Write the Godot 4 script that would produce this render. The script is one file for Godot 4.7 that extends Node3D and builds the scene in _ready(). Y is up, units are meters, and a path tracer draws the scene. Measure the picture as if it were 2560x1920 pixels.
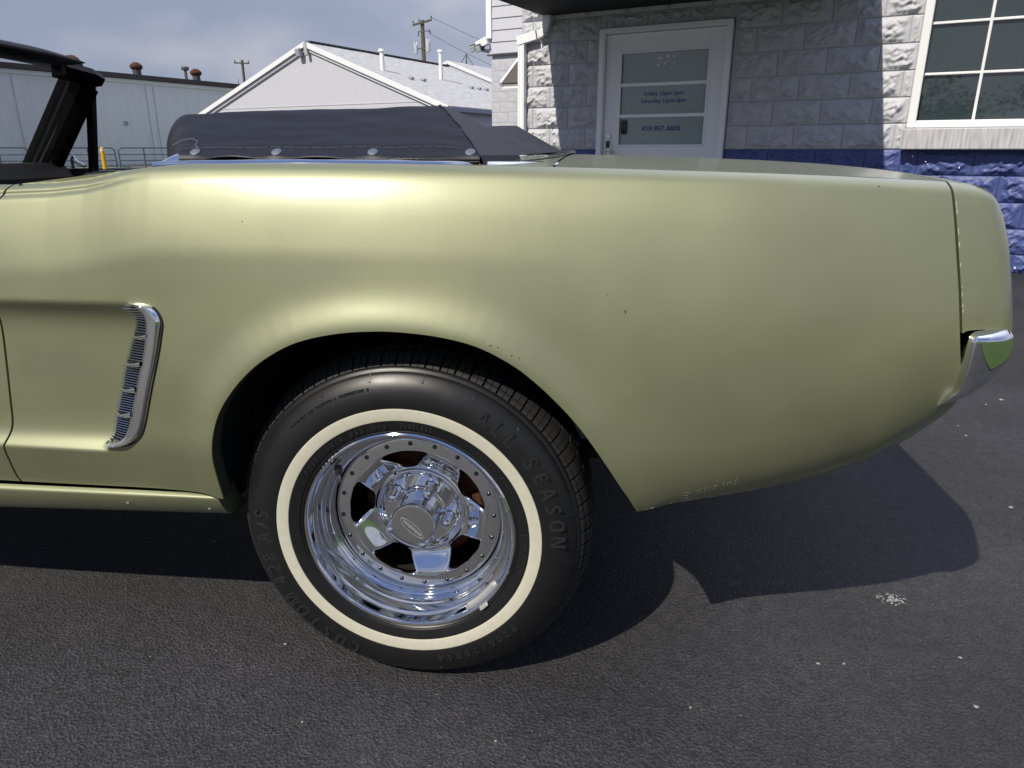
extends Node3D
# A green convertible parked in front of a painted stone-block shop: rear wheel, quarter panel, boot cover; yard buildings behind.

const P0 := Vector3(3.4611, 0, -6.4011)      # a point at the foot of the shop wall
const U := Vector3(-0.926529, 0, -0.376224)  # along that wall, to the left
const N := Vector3(-0.376224, 0, 0.926529)   # out of that wall
const HUB := Vector3(-0.322, 0.326, -1.105)  # centre of the rim's outer lip
const MIDZ := -1.96                          # centre line of the car
var used := {}
var mats := {}
var rng := RandomNumberGenerator.new()


class MB:
	var v := PackedVector3Array()
	var n := PackedVector3Array()
	var uv := PackedVector2Array()
	var ix := PackedInt32Array()

	func vert(p: Vector3, nn: Vector3, t := Vector2.ZERO) -> int:
		v.append(p)
		n.append(nn)
		uv.append(t)
		return v.size() - 1

	func tri(a: int, b: int, c: int) -> void:
		var f := (v[b] - v[a]).cross(v[c] - v[a])
		if f.dot(n[a] + n[b] + n[c]) > 0.0:
			ix.append(a)
			ix.append(c)
			ix.append(b)
		else:
			ix.append(a)
			ix.append(b)
			ix.append(c)

	func poly(pts: Array, nn: Vector3) -> void:
		var f := v.size()
		for p in pts:
			vert(p, nn, Vector2(p.x, p.y))
		for i in range(1, pts.size() - 1):
			tri(f, f + i, f + i + 1)

	# flat polygon, its normal worked out and turned away from a point inside
	func face(pts: Array, inside: Vector3) -> void:
		var nn: Vector3 = (pts[1] - pts[0]).cross(pts[2] - pts[0]).normalized()
		if nn.dot(pts[0] - inside) < 0.0:
			nn = -nn
		poly(pts, nn)

	func grid(rows: Array, flip := false, wrap_u := false, wrap_v := false) -> void:
		var h := rows.size()
		var w: int = rows[0].size()
		var f := v.size()
		for j in h:
			var a: PackedVector3Array = rows[(j - 1 + h) % h if wrap_v else maxi(j - 1, 0)]
			var b: PackedVector3Array = rows[(j + 1) % h if wrap_v else mini(j + 1, h - 1)]
			var r: PackedVector3Array = rows[j]
			for i in w:
				var du := r[(i + 1) % w if wrap_u else mini(i + 1, w - 1)] - r[(i - 1 + w) % w if wrap_u else maxi(i - 1, 0)]
				var nn := du.cross(b[i] - a[i]).normalized()
				if nn == Vector3.ZERO:   # a pole: take the run of the next row
					var o: PackedVector3Array = rows[j - 1] if j > 0 else rows[j + 1]
					if r[0].distance_squared_to(r[w >> 1]) > 1e-12:
						o = r
					du = o[(i + 1) % w if wrap_u else mini(i + 1, w - 1)] - o[(i - 1 + w) % w if wrap_u else maxi(i - 1, 0)]
					nn = du.cross(b[i] - a[i]).normalized()
				if nn == Vector3.ZERO:
					nn = Vector3.UP
				vert(r[i], -nn if flip else nn, Vector2(float(i) / (w - 1), float(j) / (h - 1)))
		for j in (h if wrap_v else h - 1):
			for i in (w if wrap_u else w - 1):
				var i2 := (i + 1) % w
				var j2 := (j + 1) % h
				tri(f + j * w + i, f + j * w + i2, f + j2 * w + i2)
				tri(f + j * w + i, f + j2 * w + i2, f + j2 * w + i)

	func box(c: Vector3, s: Vector3, b := Basis.IDENTITY, bev := 0.0) -> void:
		var h := s * 0.5
		var e := minf(bev, minf(h.x, minf(h.y, h.z)) * 0.9)
		for ax in 3:
			var a1 := (ax + 1) % 3
			var a2 := (ax + 2) % 3
			for sg in [-1.0, 1.0]:
				var nn := Vector3.ZERO
				nn[ax] = sg
				var q := []
				for k in [[-1, -1], [1, -1], [1, 1], [-1, 1]]:
					var p := Vector3.ZERO
					p[ax] = sg * h[ax]
					p[a1] = k[0] * (h[a1] - e)
					p[a2] = k[1] * (h[a2] - e)
					q.append(c + b * p)
				poly(q, (b * nn).normalized())
				if e > 0.0:
					for sh in [-1.0, 1.0]:
						var q2 := []
						for k in [-1.0, 1.0]:
							var p := Vector3.ZERO
							p[ax] = sg * h[ax]
							p[a1] = sh * (h[a1] - e)
							p[a2] = k * (h[a2] - e)
							q2.append(c + b * p)
						for k in [1.0, -1.0]:
							var p := Vector3.ZERO
							p[ax] = sg * (h[ax] - e)
							p[a1] = sh * h[a1]
							p[a2] = k * (h[a2] - e)
							q2.append(c + b * p)
						var n2 := Vector3.ZERO
						n2[ax] = sg
						n2[a1] = sh
						poly(q2, (b * n2).normalized())
		if e > 0.0:
			for sx in [-1.0, 1.0]:
				for sy in [-1.0, 1.0]:
					for sz in [-1.0, 1.0]:
						poly([c + b * Vector3(sx * h.x, sy * (h.y - e), sz * (h.z - e)), c + b * Vector3(sx * (h.x - e), sy * h.y, sz * (h.z - e)), c + b * Vector3(sx * (h.x - e), sy * (h.y - e), sz * h.z)], (b * Vector3(sx, sy, sz)).normalized())

	# round tube along a path; r may be one radius or one for each point
	func tube(path: Array, r, segs := 8, caps := true) -> void:
		var rows := []
		var side := Vector3.ZERO
		for i in path.size():
			var d: Vector3 = (path[mini(i + 1, path.size() - 1)] - path[maxi(i - 1, 0)]).normalized()
			if side == Vector3.ZERO:
				side = d.cross(Vector3.UP if absf(d.y) < 0.9 else Vector3.RIGHT).normalized()
			side = (side - d * side.dot(d)).normalized()
			var up := side.cross(d)
			var row := PackedVector3Array()
			var rad: float = r[i] if r is Array else r
			for k in segs:
				var a := TAU * k / segs
				row.append(path[i] + (side * cos(a) + up * sin(a)) * rad)
			rows.append(row)
		grid(rows, true, true)
		if caps:
			for e in [0, path.size() - 1]:
				var q := []
				for p in rows[e]:
					q.append(p)
				face(q, path[1 if e == 0 else e - 1])

	# sweep a closed flat section (x across, y up) along a path, corners kept sharp
	func sweep(path: Array, section: Array, up := Vector3.UP) -> void:
		var rings := []
		for i in path.size():
			var d: Vector3 = (path[mini(i + 1, path.size() - 1)] - path[maxi(i - 1, 0)]).normalized()
			var side := d.cross(up).normalized()
			var u2 := side.cross(d)
			var ring := []
			for s in section:
				ring.append(path[i] + side * s.x + u2 * s.y)
			rings.append(ring)
		for i in path.size() - 1:
			var mid: Vector3 = (path[i] + path[i + 1]) * 0.5
			for k in section.size():
				var k2 := (k + 1) % section.size()
				face([rings[i][k], rings[i][k2], rings[i + 1][k2], rings[i + 1][k]], mid)
		face(rings[0], path[1])
		face(rings[-1], path[-2])

	# turned shape about the z axis: profile of (radius, z); edges sharper than 35 degrees stay edges
	func lathe(prof: Array, segs: int, flip := false) -> void:
		var run := [prof[0]]
		for i in range(1, prof.size()):
			run.append(prof[i])
			var corner := i == prof.size() - 1
			if not corner:
				var d1: Vector2 = (prof[i] - prof[i - 1]).normalized()
				var d2: Vector2 = (prof[i + 1] - prof[i]).normalized()
				corner = d1.dot(d2) < 0.82
			if corner:
				var rows := []
				for p in run:
					var row := PackedVector3Array()
					for k in segs:
						var a := TAU * k / segs
						row.append(Vector3(p.x * cos(a), p.x * sin(a), p.y))
					rows.append(row)
				grid(rows, flip, true)
				run = [prof[i]]

	func add(o: MB, t: Transform3D) -> void:
		var f := v.size()
		for i in o.v.size():
			v.append(t * o.v[i])
			n.append((t.basis * o.n[i]).normalized())
			uv.append(o.uv[i])
		for i in o.ix:
			ix.append(f + i)

	func mesh() -> ArrayMesh:
		var a := []
		a.resize(Mesh.ARRAY_MAX)
		a[Mesh.ARRAY_VERTEX] = v
		a[Mesh.ARRAY_NORMAL] = n
		a[Mesh.ARRAY_TEX_UV] = uv
		a[Mesh.ARRAY_INDEX] = ix
		var m := ArrayMesh.new()
		m.add_surface_from_arrays(Mesh.PRIMITIVE_TRIANGLES, a)
		return m


# ---------------------------------------------------------------- naming
func numbered(called: String) -> String:
	var k: int = used.get(called, 0)
	used[called] = k + 1
	return called if k == 0 else "%s_%03d" % [called, k]


func tag(o: Node3D, label: String, category: String, group := "") -> void:
	o.set_meta("label", label)
	o.set_meta("category", category)
	if group:
		o.set_meta("group", group)


func thing(called: String, label: String, category: String, at := Transform3D.IDENTITY, group := "") -> Node3D:
	var o := Node3D.new()
	o.name = numbered(called)
	add_child(o)
	o.transform = at
	tag(o, label, category, group)
	return o


func obj(called: String, m, material: Material, parent: Node3D = null, label := "") -> MeshInstance3D:
	var o := MeshInstance3D.new()
	o.mesh = m.mesh() if m is MB else m
	o.material_override = material
	if parent == null:
		o.name = numbered(called)
		add_child(o)
	else:
		o.name = called
		parent.add_child(o, true)
	if label:
		o.set_meta("label", label)
	return o


func struct(called: String, m, material: Material) -> MeshInstance3D:
	var o := obj(called, m, material)
	o.set_meta("kind", "structure")
	return o


# ---------------------------------------------------------------- materials
func lin(r: float, g: float, b: float) -> Color:
	return Color(r, g, b).linear_to_srgb()


func mat(key: String, c: Color, rough := 0.6, metal := 0.0) -> StandardMaterial3D:
	if not mats.has(key):
		var m := StandardMaterial3D.new()
		m.resource_name = key
		m.albedo_color = c
		m.roughness = rough
		m.metallic = metal
		mats[key] = m
	return mats[key]


func noise(kind: int, freq: float, sd: int, oct := 3) -> FastNoiseLite:
	var f := FastNoiseLite.new()
	f.noise_type = kind
	f.frequency = freq
	f.seed = sd
	f.fractal_octaves = oct
	if oct <= 1:
		f.fractal_type = FastNoiseLite.FRACTAL_NONE
	return f


func tex(im: Image) -> ImageTexture:
	return ImageTexture.create_from_image(im)


func seamless(f: FastNoiseLite, size: int) -> PackedByteArray:
	var im := f.get_seamless_image(size, size, false, false, 0.12)
	im.convert(Image.FORMAT_L8)
	return im.get_data()


# ramp between two grey levels from a noise, as a texture to multiply a colour with
func grain(f: FastNoiseLite, size: int, lo: float, hi: float, power := 1.0) -> ImageTexture:
	var d := seamless(f, size)
	var outb := PackedByteArray()
	outb.resize(size * size)
	for i in d.size():
		outb[i] = int(255.0 * lerpf(lo, hi, pow(d[i] / 255.0, power)))
	return tex(Image.create_from_data(size, size, false, Image.FORMAT_L8, outb))


func triplanar(m: StandardMaterial3D, scale: float, world := false) -> void:
	m.uv1_triplanar = true
	m.uv1_world_triplanar = world
	m.uv1_scale = Vector3.ONE * scale


func make_materials() -> void:
	# asphalt: angular stones of many heights with pits between, 0.9 m to the tile
	var s := 1024
	var stones := noise(FastNoiseLite.TYPE_CELLULAR, 0.15, 4, 1)
	stones.cellular_return_type = FastNoiseLite.RETURN_CELL_VALUE
	var edges := noise(FastNoiseLite.TYPE_CELLULAR, 0.15, 4, 1)
	edges.cellular_return_type = FastNoiseLite.RETURN_DISTANCE2_SUB
	var a := seamless(stones, s)
	var ed := seamless(edges, s)
	var big := seamless(noise(FastNoiseLite.TYPE_SIMPLEX_SMOOTH, 0.02, 9, 4), s)
	var pit := seamless(noise(FastNoiseLite.TYPE_SIMPLEX, 0.09, 21, 2), s)
	var hb := PackedByteArray()
	hb.resize(s * s)
	var cb := PackedByteArray()
	cb.resize(s * s)
	for i in s * s:
		var st := a[i] / 255.0
		var e := minf(1.0, ed[i] / 110.0)
		var p := clampf((pit[i] - 70.0) / 70.0, 0.0, 1.0)
		var hgt := (0.30 + 0.40 * st) * (0.55 + 0.45 * e) * (0.35 + 0.65 * p) + 0.22 * big[i] / 255.0
		hb[i] = int(clampf(hgt, 0.0, 1.0) * 255.0)
		var c := 0.60 + 0.16 * big[i] / 255.0 + 0.12 * st - 0.16 * (1.0 - p) - 0.05 * (1.0 - e)
		if a[i] % 61 == 7:
			c += 0.22 * e
		cb[i] = int(255.0 * clampf(c, 0.0, 1.0))
	var asph := mat("asphalt", lin(0.110, 0.110, 0.124), 0.7)
	asph.albedo_texture = tex(Image.create_from_data(s, s, false, Image.FORMAT_L8, cb))
	asph.heightmap_enabled = true
	asph.heightmap_texture = tex(Image.create_from_data(s, s, false, Image.FORMAT_L8, hb))
	asph.heightmap_scale = 0.42
	triplanar(asph, 1.0 / 0.9, true)
	asph.detail_enabled = true
	asph.detail_blend_mode = BaseMaterial3D.BLEND_MODE_MUL
	asph.detail_uv_layer = BaseMaterial3D.DETAIL_UV_2
	asph.detail_albedo = grain(noise(FastNoiseLite.TYPE_SIMPLEX_SMOOTH, 0.014, 91, 5), 512, 0.74, 1.0)
	asph.uv2_triplanar = true
	asph.uv2_world_triplanar = true
	asph.uv2_scale = Vector3.ONE / 5.3
	# car paint: satin green gold with a soft clear coat
	var paint := mat("paint", lin(0.244, 0.258, 0.140), 0.53, 0.47)
	paint.metallic_specular = 0.75
	paint.clearcoat_enabled = true
	paint.clearcoat = 1.0
	paint.clearcoat_roughness = 0.19
	var pn := NoiseTexture2D.new()
	pn.width = 512
	pn.height = 512
	pn.seamless = true
	pn.as_normal_map = true
	pn.bump_strength = 2.0
	pn.noise = noise(FastNoiseLite.TYPE_SIMPLEX_SMOOTH, 0.06, 5, 2)
	paint.normal_enabled = true
	paint.normal_texture = pn
	paint.normal_scale = 0.08
	triplanar(paint, 8.0)
	paint.detail_enabled = true
	paint.detail_blend_mode = BaseMaterial3D.BLEND_MODE_MUL
	paint.detail_uv_layer = BaseMaterial3D.DETAIL_UV_2
	paint.detail_albedo = grain(noise(FastNoiseLite.TYPE_SIMPLEX_SMOOTH, 0.008, 97, 6), 512, 0.90, 1.0)
	paint.uv2_triplanar = true
	paint.uv2_scale = Vector3.ONE * 0.9
	mat("paint_dark", lin(0.03, 0.03, 0.018), 0.8)
	mat("chrome", lin(0.78, 0.79, 0.81), 0.045, 1.0)
	mat("chrome_soft", lin(0.55, 0.57, 0.6), 0.16, 1.0)
	var rub := mat("rubber", lin(0.009, 0.009, 0.010), 0.45)
	rub.roughness_texture = grain(noise(FastNoiseLite.TYPE_SIMPLEX_SMOOTH, 0.012, 8, 4), 512, 0.75, 1.0)
	triplanar(rub, 3.0)
	mat("tread", lin(0.017, 0.017, 0.017), 0.7)
	mat("letter", lin(0.020, 0.020, 0.022), 0.30)
	var ww := mat("whitewall", lin(0.58, 0.565, 0.455), 0.6)
	ww.albedo_texture = grain(noise(FastNoiseLite.TYPE_SIMPLEX_SMOOTH, 0.03, 18, 4), 512, 0.95, 1.0)
	triplanar(ww, 4.0)
	mat("well", lin(0.006, 0.006, 0.006), 0.9)
	var rust := mat("rust", lin(0.16, 0.055, 0.02), 0.9)
	rust.albedo_texture = grain(noise(FastNoiseLite.TYPE_SIMPLEX_SMOOTH, 0.05, 28, 4), 256, 0.4, 1.0)
	triplanar(rust, 6.0)
	var vin := mat("vinyl", lin(0.009, 0.0095, 0.015), 0.5)
	vin.metallic_specular = 0.42
	vin.normal_enabled = true
	var vn := NoiseTexture2D.new()
	vn.width = 512
	vn.height = 512
	vn.seamless = true
	vn.as_normal_map = true
	vn.bump_strength = 3.0
	vn.noise = noise(FastNoiseLite.TYPE_CELLULAR, 0.05, 6, 2)
	vin.normal_texture = vn
	vin.normal_scale = 0.12
	triplanar(vin, 4.0)
	mat("interior", lin(0.006, 0.006, 0.008), 0.55)
	var ig := mat("interior_gloss", lin(0.004, 0.004, 0.005), 0.22)
	ig.metallic_specular = 0.16
	mat("trim_top", lin(0.016, 0.018, 0.028), 0.4)
	mat("thread", lin(0.16, 0.16, 0.17), 0.8)
	mat("lead", lin(0.33, 0.34, 0.34), 0.5, 0.3)
	# buildings
	var wg := grain(noise(FastNoiseLite.TYPE_SIMPLEX_SMOOTH, 0.016, 41, 5), 512, 0.90, 1.0)
	var wh := mat("white_block", lin(0.545, 0.555, 0.60), 0.6)
	wh.albedo_texture = wg
	triplanar(wh, 0.7)
	var bl := mat("blue_block", lin(0.070, 0.100, 0.29), 0.5)
	bl.albedo_texture = wg
	triplanar(bl, 0.7)
	mat("white_trim", lin(0.86, 0.88, 0.92), 0.4)
	mat("white_clean", lin(0.80, 0.81, 0.83), 0.4)
	var sid := mat("siding", lin(0.56, 0.575, 0.63), 0.7)
	var streak := noise(FastNoiseLite.TYPE_SIMPLEX_SMOOTH, 0.02, 51, 4)
	sid.albedo_texture = grain(streak, 512, 0.95, 1.0)
	sid.uv1_triplanar = true
	sid.uv1_scale = Vector3(1.6, 0.15, 1.6)
	var sil := mat("sill", lin(0.60, 0.60, 0.63), 0.7)
	sil.albedo_texture = grain(noise(FastNoiseLite.TYPE_SIMPLEX_SMOOTH, 0.03, 58, 4), 512, 0.70, 1.0, 0.6)
	sil.uv1_triplanar = true
	sil.uv1_scale = Vector3(2.2, 0.2, 2.2)
	mat("grey_siding", lin(0.34, 0.36, 0.42), 0.7)
	mat("cream_metal", lin(0.80, 0.80, 0.81), 0.6)
	mats.cream_metal.albedo_texture = grain(noise(FastNoiseLite.TYPE_SIMPLEX_SMOOTH, 0.02, 59, 4), 512, 0.95, 1.0)
	mats.cream_metal.uv1_triplanar = true
	mats.cream_metal.uv1_scale = Vector3(0.25, 0.03, 0.25)
	mat("brown_roof", lin(0.045, 0.035, 0.033), 0.6)
	var rf := mat("roof", lin(0.66, 0.655, 0.65), 0.6)
	rf.albedo_texture = grain(noise(FastNoiseLite.TYPE_SIMPLEX_SMOOTH, 0.03, 61, 5), 512, 0.74, 1.0)
	triplanar(rf, 0.2)
	mat("ridge_dark", lin(0.06, 0.06, 0.07), 0.7)
	mat("black_paint", lin(0.007, 0.007, 0.008), 0.8)
	mat("soffit_brown", lin(0.09, 0.075, 0.065), 0.8)
	mat("door_glass", lin(0.30, 0.36, 0.37), 0.10)
	var wgl := mat("window_glass", lin(0.030, 0.044, 0.050), 0.02)
	wgl.metallic_specular = 0.9
	mat("lettering", lin(0.02, 0.03, 0.22), 0.5)
	mat("black_plastic", lin(0.012, 0.012, 0.014), 0.35)
	mat("satin_metal", lin(0.55, 0.55, 0.54), 0.3, 1.0)
	mat("wood_pole", lin(0.105, 0.09, 0.068), 0.9)
	mat("pole_metal", lin(0.10, 0.105, 0.11), 0.6)
	mat("transformer", lin(0.42, 0.45, 0.48), 0.45)
	mat("gate_blue", lin(0.055, 0.085, 0.13), 0.5)
	mat("yellow", lin(0.62, 0.38, 0.02), 0.5)
	mat("galvanised", lin(0.40, 0.42, 0.45), 0.45, 0.5)
	var gr := mat("grass", lin(0.075, 0.15, 0.018), 0.9)
	gr.albedo_texture = grain(noise(FastNoiseLite.TYPE_SIMPLEX_SMOOTH, 0.06, 71, 5), 512, 0.45, 1.0)
	triplanar(gr, 1.7, true)
	mat("concrete", lin(0.42, 0.41, 0.38), 0.85)
	mat("leaf", lin(0.045, 0.085, 0.022), 0.7)
	mat("bark", lin(0.09, 0.07, 0.05), 0.9)
	mat("stone_pale", lin(0.28, 0.275, 0.26), 0.8)
	mat("splatter", lin(0.42, 0.42, 0.40), 0.8)


func pane(key: String, c: Color, a: float) -> StandardMaterial3D:
	var m := mat(key, Color(c.r, c.g, c.b, a), 0.02)
	m.transparency = BaseMaterial3D.TRANSPARENCY_ALPHA
	return m


# ---------------------------------------------------------------- curves
# cubic through keys (t, x, y), tangents from the neighbours
func curve(k: Array, t: float) -> Vector2:
	var i := 0
	while i < k.size() - 2 and t > k[i + 1].x:
		i += 1
	var a: Vector3 = k[i]
	var b: Vector3 = k[i + 1]
	var h := b.x - a.x
	var pa := Vector2(a.y, a.z)
	var pb := Vector2(b.y, b.z)
	var ma := (pb - pa) / h
	var mb := ma
	if i > 0:
		ma = (pb - Vector2(k[i - 1].y, k[i - 1].z)) / (b.x - k[i - 1].x)
	if i < k.size() - 2:
		mb = (Vector2(k[i + 2].y, k[i + 2].z) - pa) / (k[i + 2].x - a.x)
	var s := (t - a.x) / h
	var s2 := s * s
	var s3 := s2 * s
	return pa * (2 * s3 - 3 * s2 + 1) + ma * h * (s3 - 2 * s2 + s) + pb * (-2 * s3 + 3 * s2) + mb * h * (s3 - s2)


# keys from points, spaced by their distance over 0..1
func keyed(p: Array, t0 := 0.0, t1 := 1.0) -> Array:
	var l := [0.0]
	for i in range(1, p.size()):
		l.append(l[-1] + p[i].distance_to(p[i - 1]))
	var outk := []
	for i in p.size():
		outk.append(Vector3(t0 + (t1 - t0) * l[i] / l[-1], p[i].x, p[i].y))
	return outk


func ramp(tb: Array, x: float) -> float:
	if x <= tb[0].x:
		return tb[0].y
	for i in range(1, tb.size()):
		if x <= tb[i].x:
			return lerpf(tb[i - 1].y, tb[i].y, (x - tb[i - 1].x) / (tb[i].x - tb[i - 1].x))
	return tb[-1].y


func cumulate(tb: Array) -> PackedFloat32Array:  # how far a section with these tilts (depth, degrees) has run out, by the millimetre
	var o := PackedFloat32Array([0.0])
	for i in 600:
		o.append(o[-1] + tan(deg_to_rad(ramp(tb, i * 0.001 + 0.0005))) * 0.001)
	return o


func look(tb: PackedFloat32Array, t: float) -> float:
	var f := clampf(t * 1000.0, 0.0, tb.size() - 1.001)
	var i := int(f)
	return lerpf(tb[i], tb[i + 1], f - i)


# ---------------------------------------------------------------- the car's side
const Z0 := -1.092
var TOPK := [Vector2(-2.3, 0.922), Vector2(-1.6, 0.922), Vector2(-1.0423, 0.924), Vector2(-0.93, 0.929), Vector2(-0.8653, 0.9357), Vector2(-0.8299, 0.9426), Vector2(-0.8032, 0.9490), Vector2(-0.7770, 0.9540), Vector2(-0.7429, 0.9580), Vector2(-0.6809, 0.9604), Vector2(-0.5952, 0.9616), Vector2(-0.4964, 0.9624), Vector2(-0.3434, 0.9617), Vector2(-0.1941, 0.9593), Vector2(-0.0649, 0.9568), Vector2(0.0466, 0.9540), Vector2(0.2429, 0.9488), Vector2(0.4169, 0.9424), Vector2(0.5236, 0.9366), Vector2(0.5436, 0.9349), Vector2(0.5683, 0.9316), Vector2(0.585, 0.9280), Vector2(0.606, 0.9215)]
var BOTK := [Vector2(-0.1, 0.39), Vector2(0.0805, 0.3977), Vector2(0.1547, 0.4055), Vector2(0.2332, 0.4141), Vector2(0.3118, 0.4257), Vector2(0.3898, 0.4427), Vector2(0.4640, 0.4702), Vector2(0.5343, 0.5134), Vector2(0.5883, 0.5547)]
var ARCH := [Vector2(-0.6549, 0.385), Vector2(-0.6560, 0.4371), Vector2(-0.6550, 0.4714), Vector2(-0.6485, 0.5088), Vector2(-0.6331, 0.5514), Vector2(-0.6095, 0.5880), Vector2(-0.5754, 0.6260), Vector2(-0.5382, 0.6560), Vector2(-0.4838, 0.6850), Vector2(-0.4134, 0.7025), Vector2(-0.3447, 0.7085), Vector2(-0.2902, 0.7070), Vector2(-0.2363, 0.7008), Vector2(-0.1829, 0.6875), Vector2(-0.1297, 0.6612), Vector2(-0.0940, 0.6350), Vector2(-0.0582, 0.6020), Vector2(-0.0251, 0.5660), Vector2(-0.0027, 0.5361), Vector2(0.0275, 0.4906), Vector2(0.0497, 0.4540), Vector2(0.0655, 0.4280), Vector2(0.0805, 0.3977)]
var REAR := [Vector2(0.5295, 0.5176), Vector2(0.546, 0.5365), Vector2(0.5595, 0.5535), Vector2(0.5708, 0.5685), Vector2(0.5778, 0.5835), Vector2(0.5787, 0.5985), Vector2(0.5757, 0.6150), Vector2(0.5703, 0.6340), Vector2(0.5631, 0.6581), Vector2(0.5551, 0.6888), Vector2(0.5487, 0.7178), Vector2(0.5451, 0.7373), Vector2(0.5378, 0.7856), Vector2(0.5314, 0.8304), Vector2(0.5264, 0.8771), Vector2(0.5242, 0.9100), Vector2(0.5232, 0.9364)]
var GAP := [Vector2(-1.0790, 0.3799), Vector2(-1.0824, 0.3922), Vector2(-1.0819, 0.4323), Vector2(-1.0799, 0.4597), Vector2(-1.0690, 0.4931), Vector2(-1.0640, 0.5372), Vector2(-1.0540, 0.6308), Vector2(-1.047, 0.74), Vector2(-1.0380, 0.84), Vector2(-1.028, 0.897), Vector2(-1.016, 0.9255)]
var cum_left: PackedFloat32Array
var cum_right: PackedFloat32Array
var cum_tuck: PackedFloat32Array
var cum_sill: PackedFloat32Array
var arch_line := PackedVector2Array()
var waves := FastNoiseLite.new()


func prepare_side() -> void:
	waves = noise(FastNoiseLite.TYPE_SIMPLEX_SMOOTH, 3.2, 55, 2)
	cum_left = cumulate([Vector2(0, 72), Vector2(0.012, 40), Vector2(0.03, 25), Vector2(0.08, 19), Vector2(0.125, 15), Vector2(0.15, 6), Vector2(0.2, 4), Vector2(0.26, 3), Vector2(0.36, 0)])
	cum_right = cumulate([Vector2(0, 75), Vector2(0.02, 30), Vector2(0.08, 18), Vector2(0.16, 11), Vector2(0.26, 4), Vector2(0.36, 0)])
	cum_tuck = cumulate([Vector2(0, 58), Vector2(0.03, 44), Vector2(0.07, 27), Vector2(0.12, 13), Vector2(0.18, 5), Vector2(0.24, 0)])
	cum_sill = cumulate([Vector2(0, 15), Vector2(0.08, 12), Vector2(0.13, 0)])
	var k := keyed(ARCH)
	for i in 121:
		arch_line.append(curve(k, i / 120.0))


func top_h(x: float) -> float:
	return ramp(TOPK, x)


func scoop_l(h: float) -> float:  # left and right ends of the louvres in the side scoop
	return ramp([Vector2(0.4689, -0.8848), Vector2(0.4789, -0.8740), Vector2(0.4970, -0.8633), Vector2(0.5292, -0.8529), Vector2(0.5724, -0.8362), Vector2(0.6228, -0.8184), Vector2(0.6747, -0.7951), Vector2(0.6987, -0.7839), Vector2(0.7182, -0.7846), Vector2(0.7295, -0.7961)], h)


func scoop_r(h: float) -> float:
	return ramp([Vector2(0.4773, -0.8703), Vector2(0.4817, -0.8521), Vector2(0.4898, -0.8363), Vector2(0.5149, -0.8202), Vector2(0.5341, -0.8130), Vector2(0.5774, -0.7977), Vector2(0.6242, -0.7811), Vector2(0.6566, -0.7672), Vector2(0.6884, -0.7549), Vector2(0.7181, -0.7471), Vector2(0.7316, -0.7675)], h)


func side_z(x: float, h: float) -> float:
	var ht := top_h(x)
	var t := ht - h
	var wr := smoothstep(-0.7, 0.2, x)
	var z := Z0 - lerpf(cum_left[360] - look(cum_left, minf(t, 0.36)), cum_right[360] - look(cum_right, minf(t, 0.36)), wr)
	z -= 0.14 * pow(maxf(0.0, x - 0.12), 2)
	if x > -0.1:
		z -= (0.35 + 0.5 * smoothstep(0.0, 0.45, x)) * smoothstep(-0.1, 0.04, x) * (cum_tuck[280] - look(cum_tuck, minf(h - ramp(BOTK, x), 0.28)))
	else:
		z -= (cum_sill[130] - look(cum_sill, minf(h - 0.38, 0.13))) * (1.0 - smoothstep(-0.7, -0.5, x))
	# flare round the wheel arch
	for shift in [0.0, -2.63]:
		var q := Vector2(x - shift, h)
		if q.x > -1.05 and q.x < 0.5:
			var d := 1e9
			for i in range(0, arch_line.size() - 3, 3):
				d = minf(d, q.distance_squared_to(Geometry2D.get_closest_point_to_segment(q, arch_line[i], arch_line[i + 3])))
			d = sqrt(d)
			z += 0.017 * exp(-pow(d / 0.042, 2)) + 0.010 * exp(-pow(d / 0.12, 2))
	# cove pressed into the door and quarter
	if x < -0.7 and h < 0.737 and h > 0.461 and x > -3.0:
		var depth := 0.020 + 0.009 * smoothstep(-1.4, -0.8, x)
		var up := 1.0 - exp(-pow((0.737 - h) / 0.024, 1.4))
		var low := 1.0 - exp(-pow((h - 0.461) / 0.020, 1.3))
		z -= depth * up * low * (1.0 - smoothstep(scoop_r(h) - 0.010, scoop_r(h) + 0.006, x))
	z += 0.0006 * waves.get_noise_2d(x, h * 1.6)   # sheet metal is never quite true
	# rolled rail along the cockpit edge
	if x < -0.74:
		z -= 0.0045 * exp(-pow((t - 0.016) / 0.0045, 2)) * (1.0 - smoothstep(-0.86, -0.74, x))
	return z


# a patch of the car's side between four edges (bottom is a list of key lists), raised to its depth
func side_rows(bottom: Array, counts: Array, top: Array, left: Array, right: Array, nv: int, off := 0.0, mirror := false) -> Array:
	var us := []
	for i in counts.size():
		var k: Array = bottom[i]
		for j in counts[i] + (1 if i == counts.size() - 1 else 0):
			us.append([i, lerpf(k[0].x, k[-1].x, float(j) / counts[i])])
	var c00 := curve(left, 0.0)
	var c01 := curve(left, 1.0)
	var c10 := curve(right, 0.0)
	var c11 := curve(right, 1.0)
	var rows := []
	for j in nv + 1:
		var t := float(j) / nv
		var v := lerpf(t, 0.5 - 0.5 * cos(PI * t), 0.6)
		var l := curve(left, v)
		var r := curve(right, v)
		var row := PackedVector3Array()
		for e in us:
			var u: float = e[1]
			var p: Vector2 = curve(bottom[e[0]], u) * (1 - v) + curve(top, u) * v + l * (1 - u) + r * u
			p -= c00 * (1 - u) * (1 - v) + c10 * u * (1 - v) + c01 * (1 - u) * v + c11 * u * v
			var z := side_z(p.x, p.y) + off
			if mirror:
				p.y -= 0.013 * smoothstep(-0.7, -0.95, p.x)
			row.append(Vector3(p.x, p.y, 2.0 * MIDZ - z if mirror else z))
		rows.append(row)
	return rows


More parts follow.
